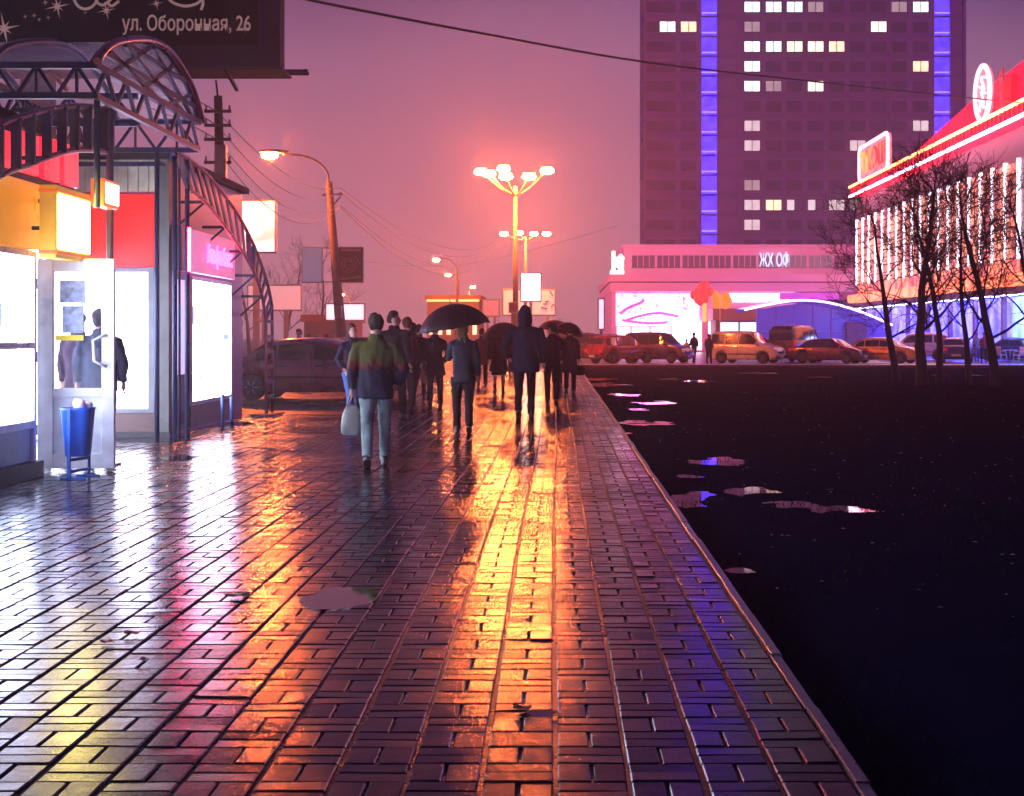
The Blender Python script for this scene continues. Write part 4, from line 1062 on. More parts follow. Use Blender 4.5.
# ================================================================== BARE TREES
M_BARK = mat('wet_dark_bark', (.022, .017, .024), .55, bump=.5, bscale=14, vscale=6)
def bare_tree(label, base, top_px, lean, seed, r0, height, spread, lowfork=.35, group='bare trees on the lawn', m=M_BARK, twigs=1.0):
    rr = random.Random(seed)
    t = thing('bare_tree', label, 'tree', base, 0, group)
    tr = MB(); br = MB()
    def path(p, d, L, r, r2, n, wob, up):
        pts = [Vector(p)]; rs = [r]; d = d.normalized()
        for k in range(n):
            d = (d + Vector((rr.gauss(0, wob), rr.gauss(0, wob), rr.gauss(0, wob * .6) + up))).normalized()
            pts.append(pts[-1] + d * L / n); rs.append(r + (r2 - r) * (k + 1) / n)
        return pts, rs, d
    def grow(p, d, L, r, lvl):
        n = 5 if lvl < 3 else (4 if lvl < 5 else 3)
        pts, rs, dd = path(p, d, L, r, max(.007, r * .6), n, .13 + .02 * lvl, .06)
        br.tube(pts, rs, 6 if lvl < 2 else (4 if lvl < 4 else 3), cap=False)
        if lvl >= 6 or L < .2: return
        kids = 2 + (rr.random() < .35)
        for k in range(kids):
            i = rr.randint(max(1, n // 2 - (lvl < 3)), n) if k else n
            ax = Vector((rr.gauss(0, 1), rr.gauss(0, 1), rr.gauss(0, 1)))
            side = dd.cross(ax).normalized()
            ang = rr.uniform(.25, .75) * (1.0 if k else .6)
            nd = dd * math.cos(ang) + side * math.sin(ang)
            grow(pts[i], nd, L * rr.uniform(.62, .88), max(.009, rs[i] * rr.uniform(.55, .75)), lvl + 1)
        if lvl >= 2:
            for k in range(int(2 * twigs + rr.random())):
                i = rr.randint(1, n); ax = Vector((rr.gauss(0, 1), rr.gauss(0, 1), rr.gauss(0, 1)))
                side = dd.cross(ax).normalized(); nd = dd * .5 + side * .8
                q, s_, _ = path(pts[i], nd, rr.uniform(.3, .8), max(.008, rs[i] * .35), .006, 3, .2, .04)
                br.tube(q, s_, 3, cap=False)
    th = height * rr.uniform(.74, .82)
    pts, rs, dd = path((0, 0, -.1), Vector((lean, 0, 1)), th, r0, r0 * .22, 14, .05, .02)
    rs[0] = r0 * 1.35
    tr.tube(pts, rs, 10)
    for k in range(3):
        ang = rr.uniform(.15, .5); az = rr.uniform(0, 6.28)
        nd = dd * math.cos(ang) + Vector((math.cos(az), math.sin(az), 0)) * math.sin(ang) * spread
        grow(pts[-1], nd, height * .10, rs[-1] * .8, 3)
    for k in range(int(9 * (twigs if twigs < 1 else 1))):
        i = 4 + k % 10; az = k * 2.4 + rr.uniform(-.5, .5)
        nd = Vector((math.cos(az) * spread, math.sin(az) * spread * .8, .50 + .45 * i / 14 + .2 * rr.random()))
        grow(pts[i], nd, height * rr.uniform(.15, .21) * (1.15 - .4 * i / 14), rs[i] * .38, 2)
    tr.build('trunk', m, t, local=True); br.build('crown', m, t, local=True, fixn=False)
    return t
tp = [(897, 379, 'leftmost bare tree of the row, slim trunk leaning slightly, before the gold sedan', -.05, 11, .14, 7.0, 1.25),
      (922, 384, 'second bare tree from the left, with the thickest dark trunk', -.03, 22, .19, 7.4, .9),
      (940, 381, 'middle bare tree of the row, straight and slender beside the thick one', .0, 33, .13, 7.6, .8),
      (970, 384, 'second bare tree from the right with the thinnest trunk', -.02, 44, .11, 6.6, 1.0),
      (995, 386, 'rightmost bare tree of the row, forking low into two limbs', -.03, 55, .16, 7.2, 1.2)]
for px, py, lab, lean, sd, r0, hh, spd in tp:
    Y = YG(py); bare_tree(lab, (XG(px, Y), Y, -.05), None, lean, sd, r0, hh, spd)
bare_tree('bare tree at the right edge of the picture with limbs reaching in from outside', (XG(1040, 52), 52, -.05), None, -.05, 77, .15, 7.4, 1.1)
M_BARK2 = mat('hazy_bark', (.10, .06, .06), .8)
for k, (px, Y, hh, lab) in enumerate(((285, 112, 9, 'faint bare tree in the haze left of the pale blank banner'), (318, 118, 10, 'faint bare tree in the haze behind the concrete lamp pole'), (250, 108, 9, 'faint bare tree in the haze behind the curved arch'))):
    bare_tree(lab, (XG(px, Y), Y, -.1), None, 0, 90 + k, .16, hh, .9, group='faint bare trees in the haze on the left', m=M_BARK2, twigs=.6)

# ================================================================== CARS
M_TYRE = mat('tyre_rubber', (.012, .012, .013), .75, spec=.3)
M_RIM = mat('wheel_rim', (.35, .35, .37), .3, .8)
M_CHROME = mat('chrome', (.6, .6, .62), .15, 1.0)
M_CARGLASS = mat('car_glass', (.02, .02, .028), .05, spec=.9)
M_HEAD = mat('headlamp_glass', (.55, .55, .6), .12, spec=.8)
M_TAIL = mat('tail_lamp_red', (.45, .01, .012), .2, emit=(1, .02, .02), es=.25)
M_TRIM = mat('black_trim', (.02, .02, .022), .5)
M_PLATE = mat('number_plate', (.6, .6, .62), .4)
KIND = {
 'sedan': dict(L=4.45, W=1.74, belt=.93, prof=[(-2.22, .62), (-2.18, .90), (-2.0, .98), (-1.55, 1.00), (-1.0, 1.36), (-.6, 1.42), (0, 1.44), (.35, 1.41), (.6, 1.33), (1.18, .96), (1.7, .90), (2.05, .80), (2.2, .62), (2.22, .5)], wh=(-1.33, 1.38), r=.31, ws=(.45, 1.17), rs=(-1.53, -.85), sw=[(-1.25, -.78), (-.72, .08), (.14, .98)], zb=.2),
 'van':   dict(L=4.2, W=1.74, belt=1.08, prof=[(-2.1, .6), (-2.08, 1.2), (-2.03, 1.72), (-1.9, 1.80), (-1, 1.84), (.2, 1.83), (.5, 1.78), (1.15, 1.12), (1.7, 1.02), (1.98, .88), (2.08, .6), (2.1, .5)], wh=(-1.25, 1.3), r=.32, ws=(.55, 1.13), rs=(-2.085, -2.03), sw=[(-1.9, -1.1), (-1.0, -.25), (-.15, .85)], zb=.22),
 'suv':   dict(L=4.5, W=1.82, belt=1.08, prof=[(-2.24, .6), (-2.22, 1.0), (-2.12, 1.1), (-1.9, 1.62), (-1.5, 1.70), (-.5, 1.73), (.2, 1.70), (.5, 1.62), (1.05, 1.12), (1.7, 1.05), (2.1, .92), (2.22, .7), (2.25, .55)], wh=(-1.35, 1.4), r=.36, ws=(.5, 1.04), rs=(-2.1, -1.92), sw=[(-1.8, -1.05), (-.95, -.1), (0, .85)], zb=.28),
 'minibus': dict(L=4.9, W=1.95, belt=1.25, prof=[(-2.44, .5), (-2.42, 1.4), (-2.36, 2.0), (-2.2, 2.12), (-1, 2.16), (.6, 2.14), (1.0, 2.02), (1.6, 1.28), (2.1, 1.12), (2.38, .95), (2.44, .5)], wh=(-1.5, 1.55), r=.34, ws=(1.05, 1.58), rs=(-2.41, -2.36), sw=[(-2.1, -1.2), (-1.1, -.1), (0, 1.2)], zb=.25),
}
def make_car(label, kind, paint, loc, yaw, group='cars parked along the far kerb', name='parked_car', scale=1.0, lights_on=False, rack=False, cat='car'):
    K = KIND[kind]; L, W, belt = K['L'], K['W'], K['belt']; hw0 = W / 2
    t = thing(name, label, cat, loc, yaw, group); t.scale = (scale,) * 3
    px_ = [p[0] for p in K['prof']]; pz_ = [p[1] for p in K['prof']]
    def zt(x): return float(np.interp(x, px_, pz_))
    def zts(x): return (zt(x - .06) + 2 * zt(x) + zt(x + .06)) / 4
    def hw(x): u = abs(2 * x / L); return hw0 * (1 - .13 * u ** 5 - .03 * u ** 2)
    def ring(x):
        z = zts(x); h = hw(x); zb_ = K['zb'] + .10 * max(0, abs(2 * x / L) - .85) / .15
        for wx in K['wh']:
            d = abs(x - wx); ra = K['r'] + .05
            if d < ra: zb_ = max(zb_, K['r'] + math.sqrt(ra * ra - d * d))
        be = min(belt, z - .03); zb_ = min(zb_, be - .12)
        g = max(0, z - be); ins = min(.42 * g, .22) ; gg = min(1, g / .3)
        return [(h * .93, zb_), (h * .985, zb_ + min(.10, (be - zb_) * .3)), (h, zb_ + (be - zb_) * .55), (h * .985, be - .02), (h * .965, be),
                (h * .965 - ins * .85, z - .09 * gg - .004), (h * .965 - ins - .05 * gg, z - .03 * gg), (h * .965 - ins - .16 * gg, z), (h * .35, z + .015 * gg + .006), (0, z + .02 * gg + .008)]
    xs = sorted(set([round(v, 3) for v in np.linspace(-L / 2, L / 2, 64)] + [round(wx + s * (K['r'] + .05), 3) for wx in K['wh'] for s in (-1, -.95, -.8, .8, .95, 1)]))
    b = MB(); vs = []; m = 10
    for x in xs:
        rg = ring(x); vs += [(x, -a, z) for a, z in rg] + [(x, a, z) for a, z in reversed(rg[:-1])]
    n_ = 2 * m - 1; fs = []
    for i in range(len(xs) - 1):
        for j in range(n_):
            j2 = (j + 1) % n_
            fs.append((i * n_ + j, (i + 1) * n_ + j, (i + 1) * n_ + j2, i * n_ + j2))
    fs.append(tuple(range(n_))); fs.append(tuple((len(xs) - 1) * n_ + j for j in reversed(range(n_))))
    b.add(vs, fs, True); b.build('body', paint, t, local=True)
    # side windows
    def gp(x, u, s, off=.012):
        rg = ring(x); (a0, z0), (a1, z1) = rg[4], rg[5]
        a = a0 + (a1 - a0) * u; z = z0 + (z1 - z0) * u
        return (x, s * (a + off), z)
    for s in (-1, 1):
        for (xa, xb2) in K['sw']:
            g = MB(); g.grid(lambda u, v: gp(xa + (xb2 - xa) * u, .08 + .86 * v, s), 8, 2); g.build('side_window', M_CARGLASS, t, local=True)
    def wind(x0, x1, off):
        g = MB()
        def fn(u, v):
            x = x0 + (x1 - x0) * u; rg = ring(x); a = (rg[5][0] + .5 * (rg[4][0] - rg[5][0])) * (2 * v - 1) * .93
            return (x + off * .6, a, zts(x) + .022 + abs(off) * .5 - .03 * abs(2 * v - 1) ** 3)
        g.grid(fn, 6, 8); return g
    if kind in ('van', 'minibus'):
        z1 = K['prof'][2][1] - .1
        MB().box(-L / 2 - .015, -L / 2 + .05, -hw0 * .72, hw0 * .72, belt + .05, z1).build('rear_window', M_CARGLASS, t, local=True, bevel=.03)
    else: wind(*K['rs'], -.014).build('rear_window', M_CARGLASS, t, local=True)
    wind(*K['ws'], .014).build('windscreen', M_CARGLASS, t, local=True)
    for wx in K['wh']:
        for s in (-1, 1):
            r = K['r']; wy = s * (hw0 - .10)
            prf = [(-.10, r * .62), (-.105, r * .9), (-.07, r), (.07, r), (.105, r * .9), (.10, r * .62)]
            def lathe(pr, n=24):
                q = MB(); vs = []
                for (dy_, rr_) in pr:
                    for k in range(n): a = 2 * math.pi * k / n; vs.append((wx + rr_ * math.cos(a), wy + dy_, r + rr_ * math.sin(a)))
                fs = [(i * n + k, i * n + (k + 1) % n, (i + 1) * n + (k + 1) % n, (i + 1) * n + k) for i in range(len(pr) - 1) for k in range(n)]
                fs += [tuple(range(n)), tuple((len(pr) - 1) * n + k for k in range(n))]
                q.add(vs, fs, True); return q
            wq = lathe(prf).build('wheel', M_TYRE, t, local=True)
            rim = lathe([(s * .06, r * .60), (s * .085, r * .60), (s * .075, r * .50), (s * .06, r * .18), (s * .085, r * .14), (s * .085, .01)])
            for k in range(6):
                a = k * math.pi / 3; rim.bar((wx + .05 * math.cos(a), wy + s * .09, r + .05 * math.sin(a)), (wx + r * .56 * math.cos(a), wy + s * .088, r + r * .56 * math.sin(a)), .045, .02)
            rim.build('rim', M_RIM, wq, local=True)
    hx_ = L / 2
    for s in (-1, 1):
        zf = zt(hx_ - .14) - .16
        MB().box(hx_ - .22, hx_ - .02, s * (hw0 * .50), s * (hw0 * .84), zf - .08, zf + .08).build('headlight', glow('headlight_on', (1, .92, .8), 14) if lights_on else M_HEAD, t, local=True, bevel=.035)
        if kind in ('van', 'minibus'): MB().box(-hx_ - .012, -hx_ + .06, s * hw0 * .80, s * hw0 * .93, .75, 1.35).build('tail_light', M_TAIL, t, local=True, bevel=.02)
        else: MB().box(-hx_ - .01, -hx_ + .16, s * hw0 * .56, s * hw0 * .88, .70, .88).build('tail_light', M_TAIL, t, local=True, bevel=.03)
        mr_ = MB(); mr_.ball((K['ws'][1] - .18, s * (hw0 + .10), belt + .06), (.07, .11, .075), 10, 6); mr_.build('mirror', paint, t, local=True)
        hd_ = MB()
        for (xa, xb2) in K['sw'][-2:]: hd_.box(xa + .05, xa + .24, s * (hw(xa) * .995), s * (hw(xa) * .995 + .025), belt - .14, belt - .10)
        hd_.build('door_handle', M_TRIM, t, local=True)
        sm_ = MB()
        for (xa, xb2) in K['sw']: sm_.box(xb2 + .02, xb2 + .032, s * hw(xb2) * .99, s * (hw(xb2) * 1.0 + .003), K['zb'] + .12, belt - .02)
        sm_.box(-L * .26, L * .27, s * hw0 * .97, s * (hw0 + .012), .52, .57)
        sm_.build('door_seam', M_TRIM, t, local=True)
    bp = MB(); bp.box(hx_ - .10, hx_ + .05, -hw0 * .84, hw0 * .84, .32, .50); bp.build('front_bumper', M_TRIM if kind != 'sedan' else paint, t, local=True, bevel=.04)
    bp = MB(); bp.box(-hx_ - .06, -hx_ + .12, -hw0 * .86, hw0 * .86, .34, .54); bp.build('rear_bumper', M_TRIM if kind != 'sedan' else paint, t, local=True, bevel=.04)
    gr = MB(); gr.box(hx_ - .06, hx_ + .012, -hw0 * .42, hw0 * .42, .56, .70); gr.build('grille', M_TRIM, t, local=True)
    MB().box(hx_ + .051, hx_ + .06, -.26, .26, .36, .47).build('number_plate', M_PLATE, t, local=True)
    MB().box(-hx_ - .07, -hx_ - .061, -.26, .26, .40, .51).build('number_plate', M_PLATE, t, local=True)
    if rack:
        rk = MB()
        for s in (-1, 1): rk.tube([(-1.5, s * .62, 1.72), (-1.4, s * .62, 1.78), (.1, s * .62, 1.79), (.25, s * .62, 1.71)], .02, 6)
        rk.build('roof_rails', M_TRIM, t, local=True)
    return t
def paint(n, c, metal=.3): return mat(n, c, .28, metal, var=.06, rvar=.05, coat=.6)
cy = 84.5
def at(px, Y=cy): return (XG(px, Y), Y, -.10)
make_car('dark brownish sedan parked close behind the curved arch foot, left of the walkers', 'sedan', paint('paint_dark_wine', (.34, .13, .17), .1), (XG(318, 35.4), 35.4, -.02), R(-8), 'cars on the left street', 'parked_car')
make_car('dark red hatchback half hidden behind the dark brownish sedan', 'sedan', paint('paint_dark_red', (.12, .015, .02)), (XG(362, 46), 46, -.02), R(12), 'cars on the left street')
make_car('brownish grey car cut off by the walkers at the left end of the far row', 'suv', paint('paint_brown_grey', (.10, .055, .06)), at(588, 86), R(10))
make_car('red estate car with roof rails seen from behind, second in the far row', 'suv', paint('paint_red', (.22, .02, .02)), at(621, 84.6), R(38), rack=True, scale=.92)
make_car('dark purple-blue van beside the red estate car', 'van', paint('paint_indigo', (.06, .03, .10)), at(658, 86.5), R(-32), scale=.95)
make_car('white boxy family van parked left of the dark minibus', 'van', paint('paint_white', (.55, .50, .50), 0), at(747, 84.5), R(-30), scale=.98)
make_car('dark violet minibus standing with its back to the viewer beside the white van', 'minibus', paint('paint_violet', (.05, .02, .06)), at(796, 88), R(60), cat='minibus')
make_car('dark maroon sedan between the minibus and the gold sedan', 'sedan', paint('paint_maroon', (.10, .02, .045)), at(829, 84.8), R(-32), scale=.97)
make_car('gold coloured sedan parked left of the thick tree trunk', 'sedan', paint('paint_gold', (.75, .40, .08), .2), at(882, 85), R(-32))
make_car('dark car with a pale back window seen between the two middle tree trunks', 'sedan', paint('paint_slate', (.04, .03, .08)), at(957, 87), R(74))
make_car('blue-lit dark hatchback at the far right end of the parking row', 'sedan', paint('paint_navy', (.02, .025, .12)), at(1012, 92), R(160))
make_car('pinkish white car glimpsed behind the gold sedan near the neon canopy', 'suv', paint('paint_pinkwhite', (.55, .42, .46), 0), at(916, 95), R(170))
# terrace chairs and table at the right
def chair(label, x, y, rz):
    t = thing('terrace_chair', label, 'chair', (x, y, -.10), rz, 'terrace chairs by the blue shopfront')
    MB().box(-.24, .24, -.23, .23, .43, .47).build('seat', M_WHITE, t, local=True, bevel=.02)
    MB().box(-.24, .24, .21, .25, .50, .92).build('backrest', M_WHITE, t, local=True, bevel=.02)
    for sx in (-1, 1):
        for sy in (-1, 1): MB().tube([(sx * .22, sy * .21, .44), (sx * .25, sy * .24, 0)], .02, 6).build('leg', M_WHITE, t, local=True)
    a = MB()
    for sx in (-1, 1): a.tube([(sx * .26, .22, .66), (sx * .27, -.1, .68), (sx * .26, -.2, .45)], .018, 6)
    a.build('armrest', M_WHITE, t, local=True)
chair('white plastic terrace chair standing before the blue shopfront, nearer the tree', XG(1001, 86.5), 86.5, R(110))
chair('white plastic terrace chair standing before the blue shopfront, at the picture edge', XG(1019, 86), 86, R(-70))
tt = thing('terrace_table', 'small dark round table between the two white terrace chairs', 'table', (XG(1010, 87), 87, -.10))
MB().rings([(.71, 0, 0, .42, .42), (.74, 0, 0, .42, .42)], 24).build('table_top', M_WHITE, tt, local=True)
MB().tube([(0, 0, 0), (0, 0, .71)], .04, 8).build('leg', M_GALV, tt, local=True)
MB().rings([(0, 0, 0, .25, .25), (.03, 0, 0, .05, .05)], 16).build('base', M_GALV, tt, local=True)
# ================================================================== PEOPLE
M_SKIN = mat('skin', (.42, .22, .16), .55, var=.12, vscale=8)
M_SHOE = mat('dark_shoe', (.015, .014, .018), .35)
def cloth(n, c, rough=.75, **k): return mat('cloth_' + n, c, rough, bump=.35, bscale=90, vscale=5, spec=.12, **k)
def remesh(o, vox, it=4, disp=0.0):
    md = o.modifiers.new('r', 'REMESH'); md.mode = 'VOXEL'; md.voxel_size = vox; md.use_smooth_shade = True
    ms = o.modifiers.new('s', 'SMOOTH'); ms.factor = .5; ms.iterations = it
    bake(o)
    if disp > 0:
        me = o.data; rr = random.random() * 50
        for v in me.vertices:
            p = v.co; q = noise.noise(Vector((p.x * 9 + rr, p.y * 9, p.z * 5))) + .6 * noise.noise(Vector((p.x * 20, p.y * 20 + rr, p.z * 11)))
            v.co = p + v.normal * q * disp
    for p in o.data.polygons: p.use_smooth = True
    return o
def L3(a, b, t): return tuple(a[i] + (b[i] - a[i]) * t for i in range(3))
def person(label, px, py, hpx=None, yaw=0.0, Y=None, height=None, stride=.3, phase=1, jacket=None, trousers=None, hair=(.03, .02, .015), hood=False, coat=.0, skirt=False,
           arms=('swing', 'swing'), lean=0.0, group='people walking on the wet pavement', vox=.018, bulk=1.0, longhair=False, jz=None, shoes=None, z0=0.0, headturn=0.0, bare=False):
    Y = Y or YG(py); hgt = height or hpx / F * Y
    k = hgt / 1.78
    t = thing('person', label, 'person', (XG(px, Y), Y, z0), yaw, group); t.scale = (k,) * 3
    f = phase
    # joints (x right, y forward)
    hipz, kneez, ankz, shz = .93, .50, .09, 1.46
    tors = Vector((0, lean, 0))
    def leg(s):
        fwd = s * f * stride * 1.35
        hip = (s * .095, 0, hipz)
        if fwd >= 0:
            kn = (s * .10, fwd * .62, kneez + .01); an = (s * .10, fwd * .95, ankz); heel = 0
        else:
            kn = (s * .10, fwd * .30, kneez - .01); an = (s * .10, fwd * 1.05, ankz + .07); heel = 1
        return hip, kn, an, heel
    def arm(s, mode):
        sh = (s * .175 * bulk, lean, shz - .065)
        if mode == 'swing':
            sw = -s * f * stride * .6; el = (s * .245 * bulk, lean + sw * .45 - .02, 1.15); wr = (s * .25 * bulk, lean + sw + .05, .92)
        elif mode == 'up': el = (s * .23, lean + .10, 1.18); wr = (s * .10, lean + .26, 1.36)
        elif mode == 'pocket': el = (s * .275 * bulk, lean - .06, 1.15); wr = (s * .20 * bulk, lean + .08, .97)
        else: el = (s * .235 * bulk, lean + .0, 1.15); wr = (s * .235 * bulk, lean + .03, .90)
        return sh, el, wr
    hx0, hy0 = 0, lean * 1.15 + .015
    # body
    b = MB()
    b.rings([(.86, 0, 0, .13, .09), (.95, 0, 0, .155, .10), (1.08, 0, lean * .4, .13, .09), (1.25, 0, lean * .8, .15, .10), (1.40, 0, lean, .17, .10), (1.46, 0, lean, .12, .08), (1.50, 0, lean, .06, .06)], 16)
    b.tube([(0, lean, 1.44), (0, lean + .01, 1.56)], [.062, .056], 12)
    cs_, sn_ = math.cos(headturn), math.sin(headturn)
    def hp(x, y, z): return (hx0 + x * cs_ - y * sn_, hy0 + x * sn_ + y * cs_, z)
    b.rings([(1.535, *hp(0, .035, 0)[:2], .03, .035), (1.55, *hp(0, .03, 0)[:2], .05, .06), (1.58, *hp(0, .02, 0)[:2], .062, .08), (1.63, *hp(0, .008, 0)[:2], .072, .092), (1.68, *hp(0, 0, 0)[:2], .076, .096), (1.73, *hp(0, -.004, 0)[:2], .07, .088), (1.765, *hp(0, -.004, 0)[:2], .045, .06), (1.78, *hp(0, -.004, 0)[:2], .015, .02)], 16)
    b.tube([hp(0, .085, 1.675), hp(0, .108, 1.64), hp(0, .112, 1.628), hp(0, .09, 1.618)], [.008, .013, .015, .008], 8)
    b.tube([hp(-.022, .088, 1.592), hp(0, .099, 1.592), hp(.022, .088, 1.592)], [.005, .009, .005], 6)
    for s in (-1, 1):
        b.ball(hp(s * .076, -.005, 1.645), (.012, .02, .03), 8, 6)
        b.tube([hp(s * .015, .092, 1.69), hp(s * .048, .082, 1.692)], .006, 6)
    for s in (-1, 1):
        h_, kn, an, heel = leg(s)
        b.tube([(h_[0], h_[1], h_[2]), L3(h_, kn, .5), kn, L3(kn, an, .35), an], [.085, .075, .052, .055, .038], 12)
        sh, el, wr = arm(s, arms[0] if s < 0 else arms[1])
        b.tube([sh, L3(sh, el, .5), el, L3(el, wr, .4), wr], [.052, .046, .038, .036, .026], 10)
        # palm
        d = Vector(wr) - Vector(el); d.normalize()
        pe = Vector(wr) + d * .085
        b.tube([tuple(wr), tuple(Vector(wr) + d * .045), tuple(pe)], [.024, .036, .030], 10, ell=.6)
    o = b.build('body', M_SKIN, t, local=True)
    remesh(o, min(vox, .014), 2)
    # fingers, eyes joined into the same skin mesh
    fb = MB()
    for s in (-1, 1):
        sh, el, wr = arm(s, arms[0] if s < 0 else arms[1]); d = (Vector(wr) - Vector(el)).normalized()
        side = d.cross(Vector((1, 0, 0))); side = side.normalized() if side.length > .1 else Vector((0, 1, 0))
        nrm = side.cross(d).normalized() * (-s)
        pe = Vector(wr) + d * .078
        curl = .9 if arms[0 if s < 0 else 1] in ('up', 'carry') else .4
        for i, (o_, L_) in enumerate(((-.027, .062), (-.009, .072), (.010, .068), (.027, .052))):
            p0 = pe + side * o_; p1 = p0 + d * L_ * .45 + nrm * -.012 * curl; p2 = p1 + (d * (1 - curl * .6) - nrm * curl).normalized() * L_ * .35; p3 = p2 + (d * (1 - curl) - nrm * curl * 1.2).normalized() * L_ * .3
            fb.tube([p0 - d * .02, p0, p1, p2, p3], [.009, .0095, .009, .008, .006], 6)
        th0 = Vector(wr) + d * .03 - side * .03
        fb.tube([th0, th0 + d * .03 - side * .022 - nrm * .01, th0 + d * .055 - side * .026 - nrm * .025], [.012, .010, .007], 6)
    bm = bmesh.new(); bm.from_mesh(o.data); tm = bpy.data.meshes.new('t'); tm.from_pydata(fb.v, [], fb.f); bm.from_mesh(tm)
    for f_ in bm.faces: f_.smooth = True
    bm.to_mesh(o.data); bm.free(); bpy.data.meshes.remove(tm)
    for s in (-1, 1): MB().ball(hp(s * .031, .083, 1.672), (.011, .009, .008), 8, 6).build('eye', mat('eye_dark', (.04, .03, .03), .2), t, local=True)
    # trousers
    hem = .0
    def build_trousers(mm):
        q = MB(); q.rings([(.84, 0, 0, .155, .105), (.93, 0, 0, .168, .118), (1.04, 0, .01, .15, .105)], 16)
        for s in (-1, 1):
            h_, kn, an, heel = leg(s)
            w = .082 if not skirt else .058
            q.tube([(h_[0], h_[1], h_[2] - .03), L3(h_, kn, .45), kn, L3(kn, an, .4), L3(kn, an, 1.08)], [.108 if not skirt else .09, .094 if not skirt else .075, w * .86, w * .80, w * .76], 14)
        remesh(q.build('trousers' if not skirt else 'tights', mm, t, local=True), vox, 2, .012 if not skirt else .001)
    build_trousers(trousers)
    # jacket
    q = MB(); zb = .80 - coat
    w = bulk
    fl = .0 if coat < .1 else .05
    q.rings([(zb, 0, 0, .175 * w + fl, .13 * w + fl * .6), (zb + .03, 0, 0, .18 * w + fl, .135 * w + fl * .6), (1.0, 0, lean * .2, .165 * w, .125 * w), (1.12, 0, lean * .5, .16 * w, .12 * w), (1.30, 0, lean * .85, .18 * w, .13 * w), (1.39, 0, lean, .175 * w, .12 * w), (1.45, 0, lean, .125 * w, .10 * w), (1.50, 0, lean, .085, .08), (1.55, 0, lean + .005, .075, .075)], 20, expo=2.3)
    for s in (-1, 1):
        sh, el, wr = arm(s, arms[0] if s < 0 else arms[1])
        q.tube([L3((0, lean, 1.44), sh, .6), sh, L3(sh, el, .5), el, L3(el, wr, .5), L3(el, wr, .96)], [.075, .070 * w, .062 * w, .054 * w, .049 * w, .040 * w], 14)
    if hood:
        q.rings([(1.50, 0, lean - .02, .10, .11), (1.56, 0, lean - .01, .115, .125), (1.64, hx0, hy0 - .015, .115, .125), (1.72, hx0, hy0 - .02, .105, .118), (1.79, hx0, hy0 - .02, .075, .09), (1.83, hx0, hy0 - .03, .03, .04)], 16)
    else:
        q.rings([(1.48, 0, lean - .01, .10, .095), (1.53, 0, lean, .09, .09), (1.56, 0, lean, .085, .085)], 14)
    remesh(q.build('coat' if coat > .1 else 'jacket', jacket, t, local=True), vox, 2, .017)
    if skirt:
        q = MB(); q.rings([(.50, 0, 0, .20, .16), (.53, 0, 0, .205, .165), (.75, 0, 0, .19, .14), (.95, 0, 0, .165, .12)], 18)
        remesh(q.build('skirt', trousers, t, local=True), vox, 2, .012)
    # hair
    if not hood:
        q = MB()
        c = hp(0, -.012, 0)
        q.rings([(1.60 if not longhair else 1.47, *hp(0, -.05, 0)[:2], .06, .045), (1.64, *hp(0, -.045, 0)[:2], .080, .065), (1.69, *hp(0, -.025, 0)[:2], .088, .092), (1.74, *hp(0, -.012, 0)[:2], .084, .096), (1.785, *hp(0, -.01, 0)[:2], .058, .068), (1.803, *hp(0, -.01, 0)[:2], .02, .025)], 16)
        if longhair: q.rings([(1.45, *hp(0, -.06, 0)[:2], .07, .035), (1.55, *hp(0, -.06, 0)[:2], .085, .05), (1.66, *hp(0, -.045, 0)[:2], .086, .06)], 14)
        remesh(q.build('hair', mat('hair_%d' % int(hair[0] * 1000), hair, .7, bump=.6, bscale=120, spec=.15), t, local=True), .011, 1, .022)
    # shoes
    for s in (-1, 1):
        h_, kn, an, heel = leg(s); ty = R(0)
        q = MB()
        ax, ay, az = an
        q.rings([(0, 0, .055, .042, .125), (.02, 0, .055, .048, .135), (.05, 0, .05, .045, .125), (.075, 0, .02, .042, .085), (.12, 0, -.01, .042, .05)], 16, expo=2.4)
        o = q.build('shoe', shoes or M_SHOE, t, local=True)
        for v in o.data.vertices:
            p = v.co.copy()
            if heel:
                a = -.5; yy = p.y - .15; zz = p.z
                p.y = .15 + yy * math.cos(a) - zz * math.sin(a); p.z = yy * math.sin(a) + zz * math.cos(a)
            v.co = (ax + p.x, ay - .01 + p.y, p.z)
    t['k'] = k
    return t, {s: [Vector(v) * k for v in arm(s, arms[0] if s < 0 else arms[1])] for s in (-1, 1)}, k

def wpt(t, v):
    return Vector(t.location) + Matrix.Rotation(t.rotation_euler.z, 3, 'Z') @ Vector(v)

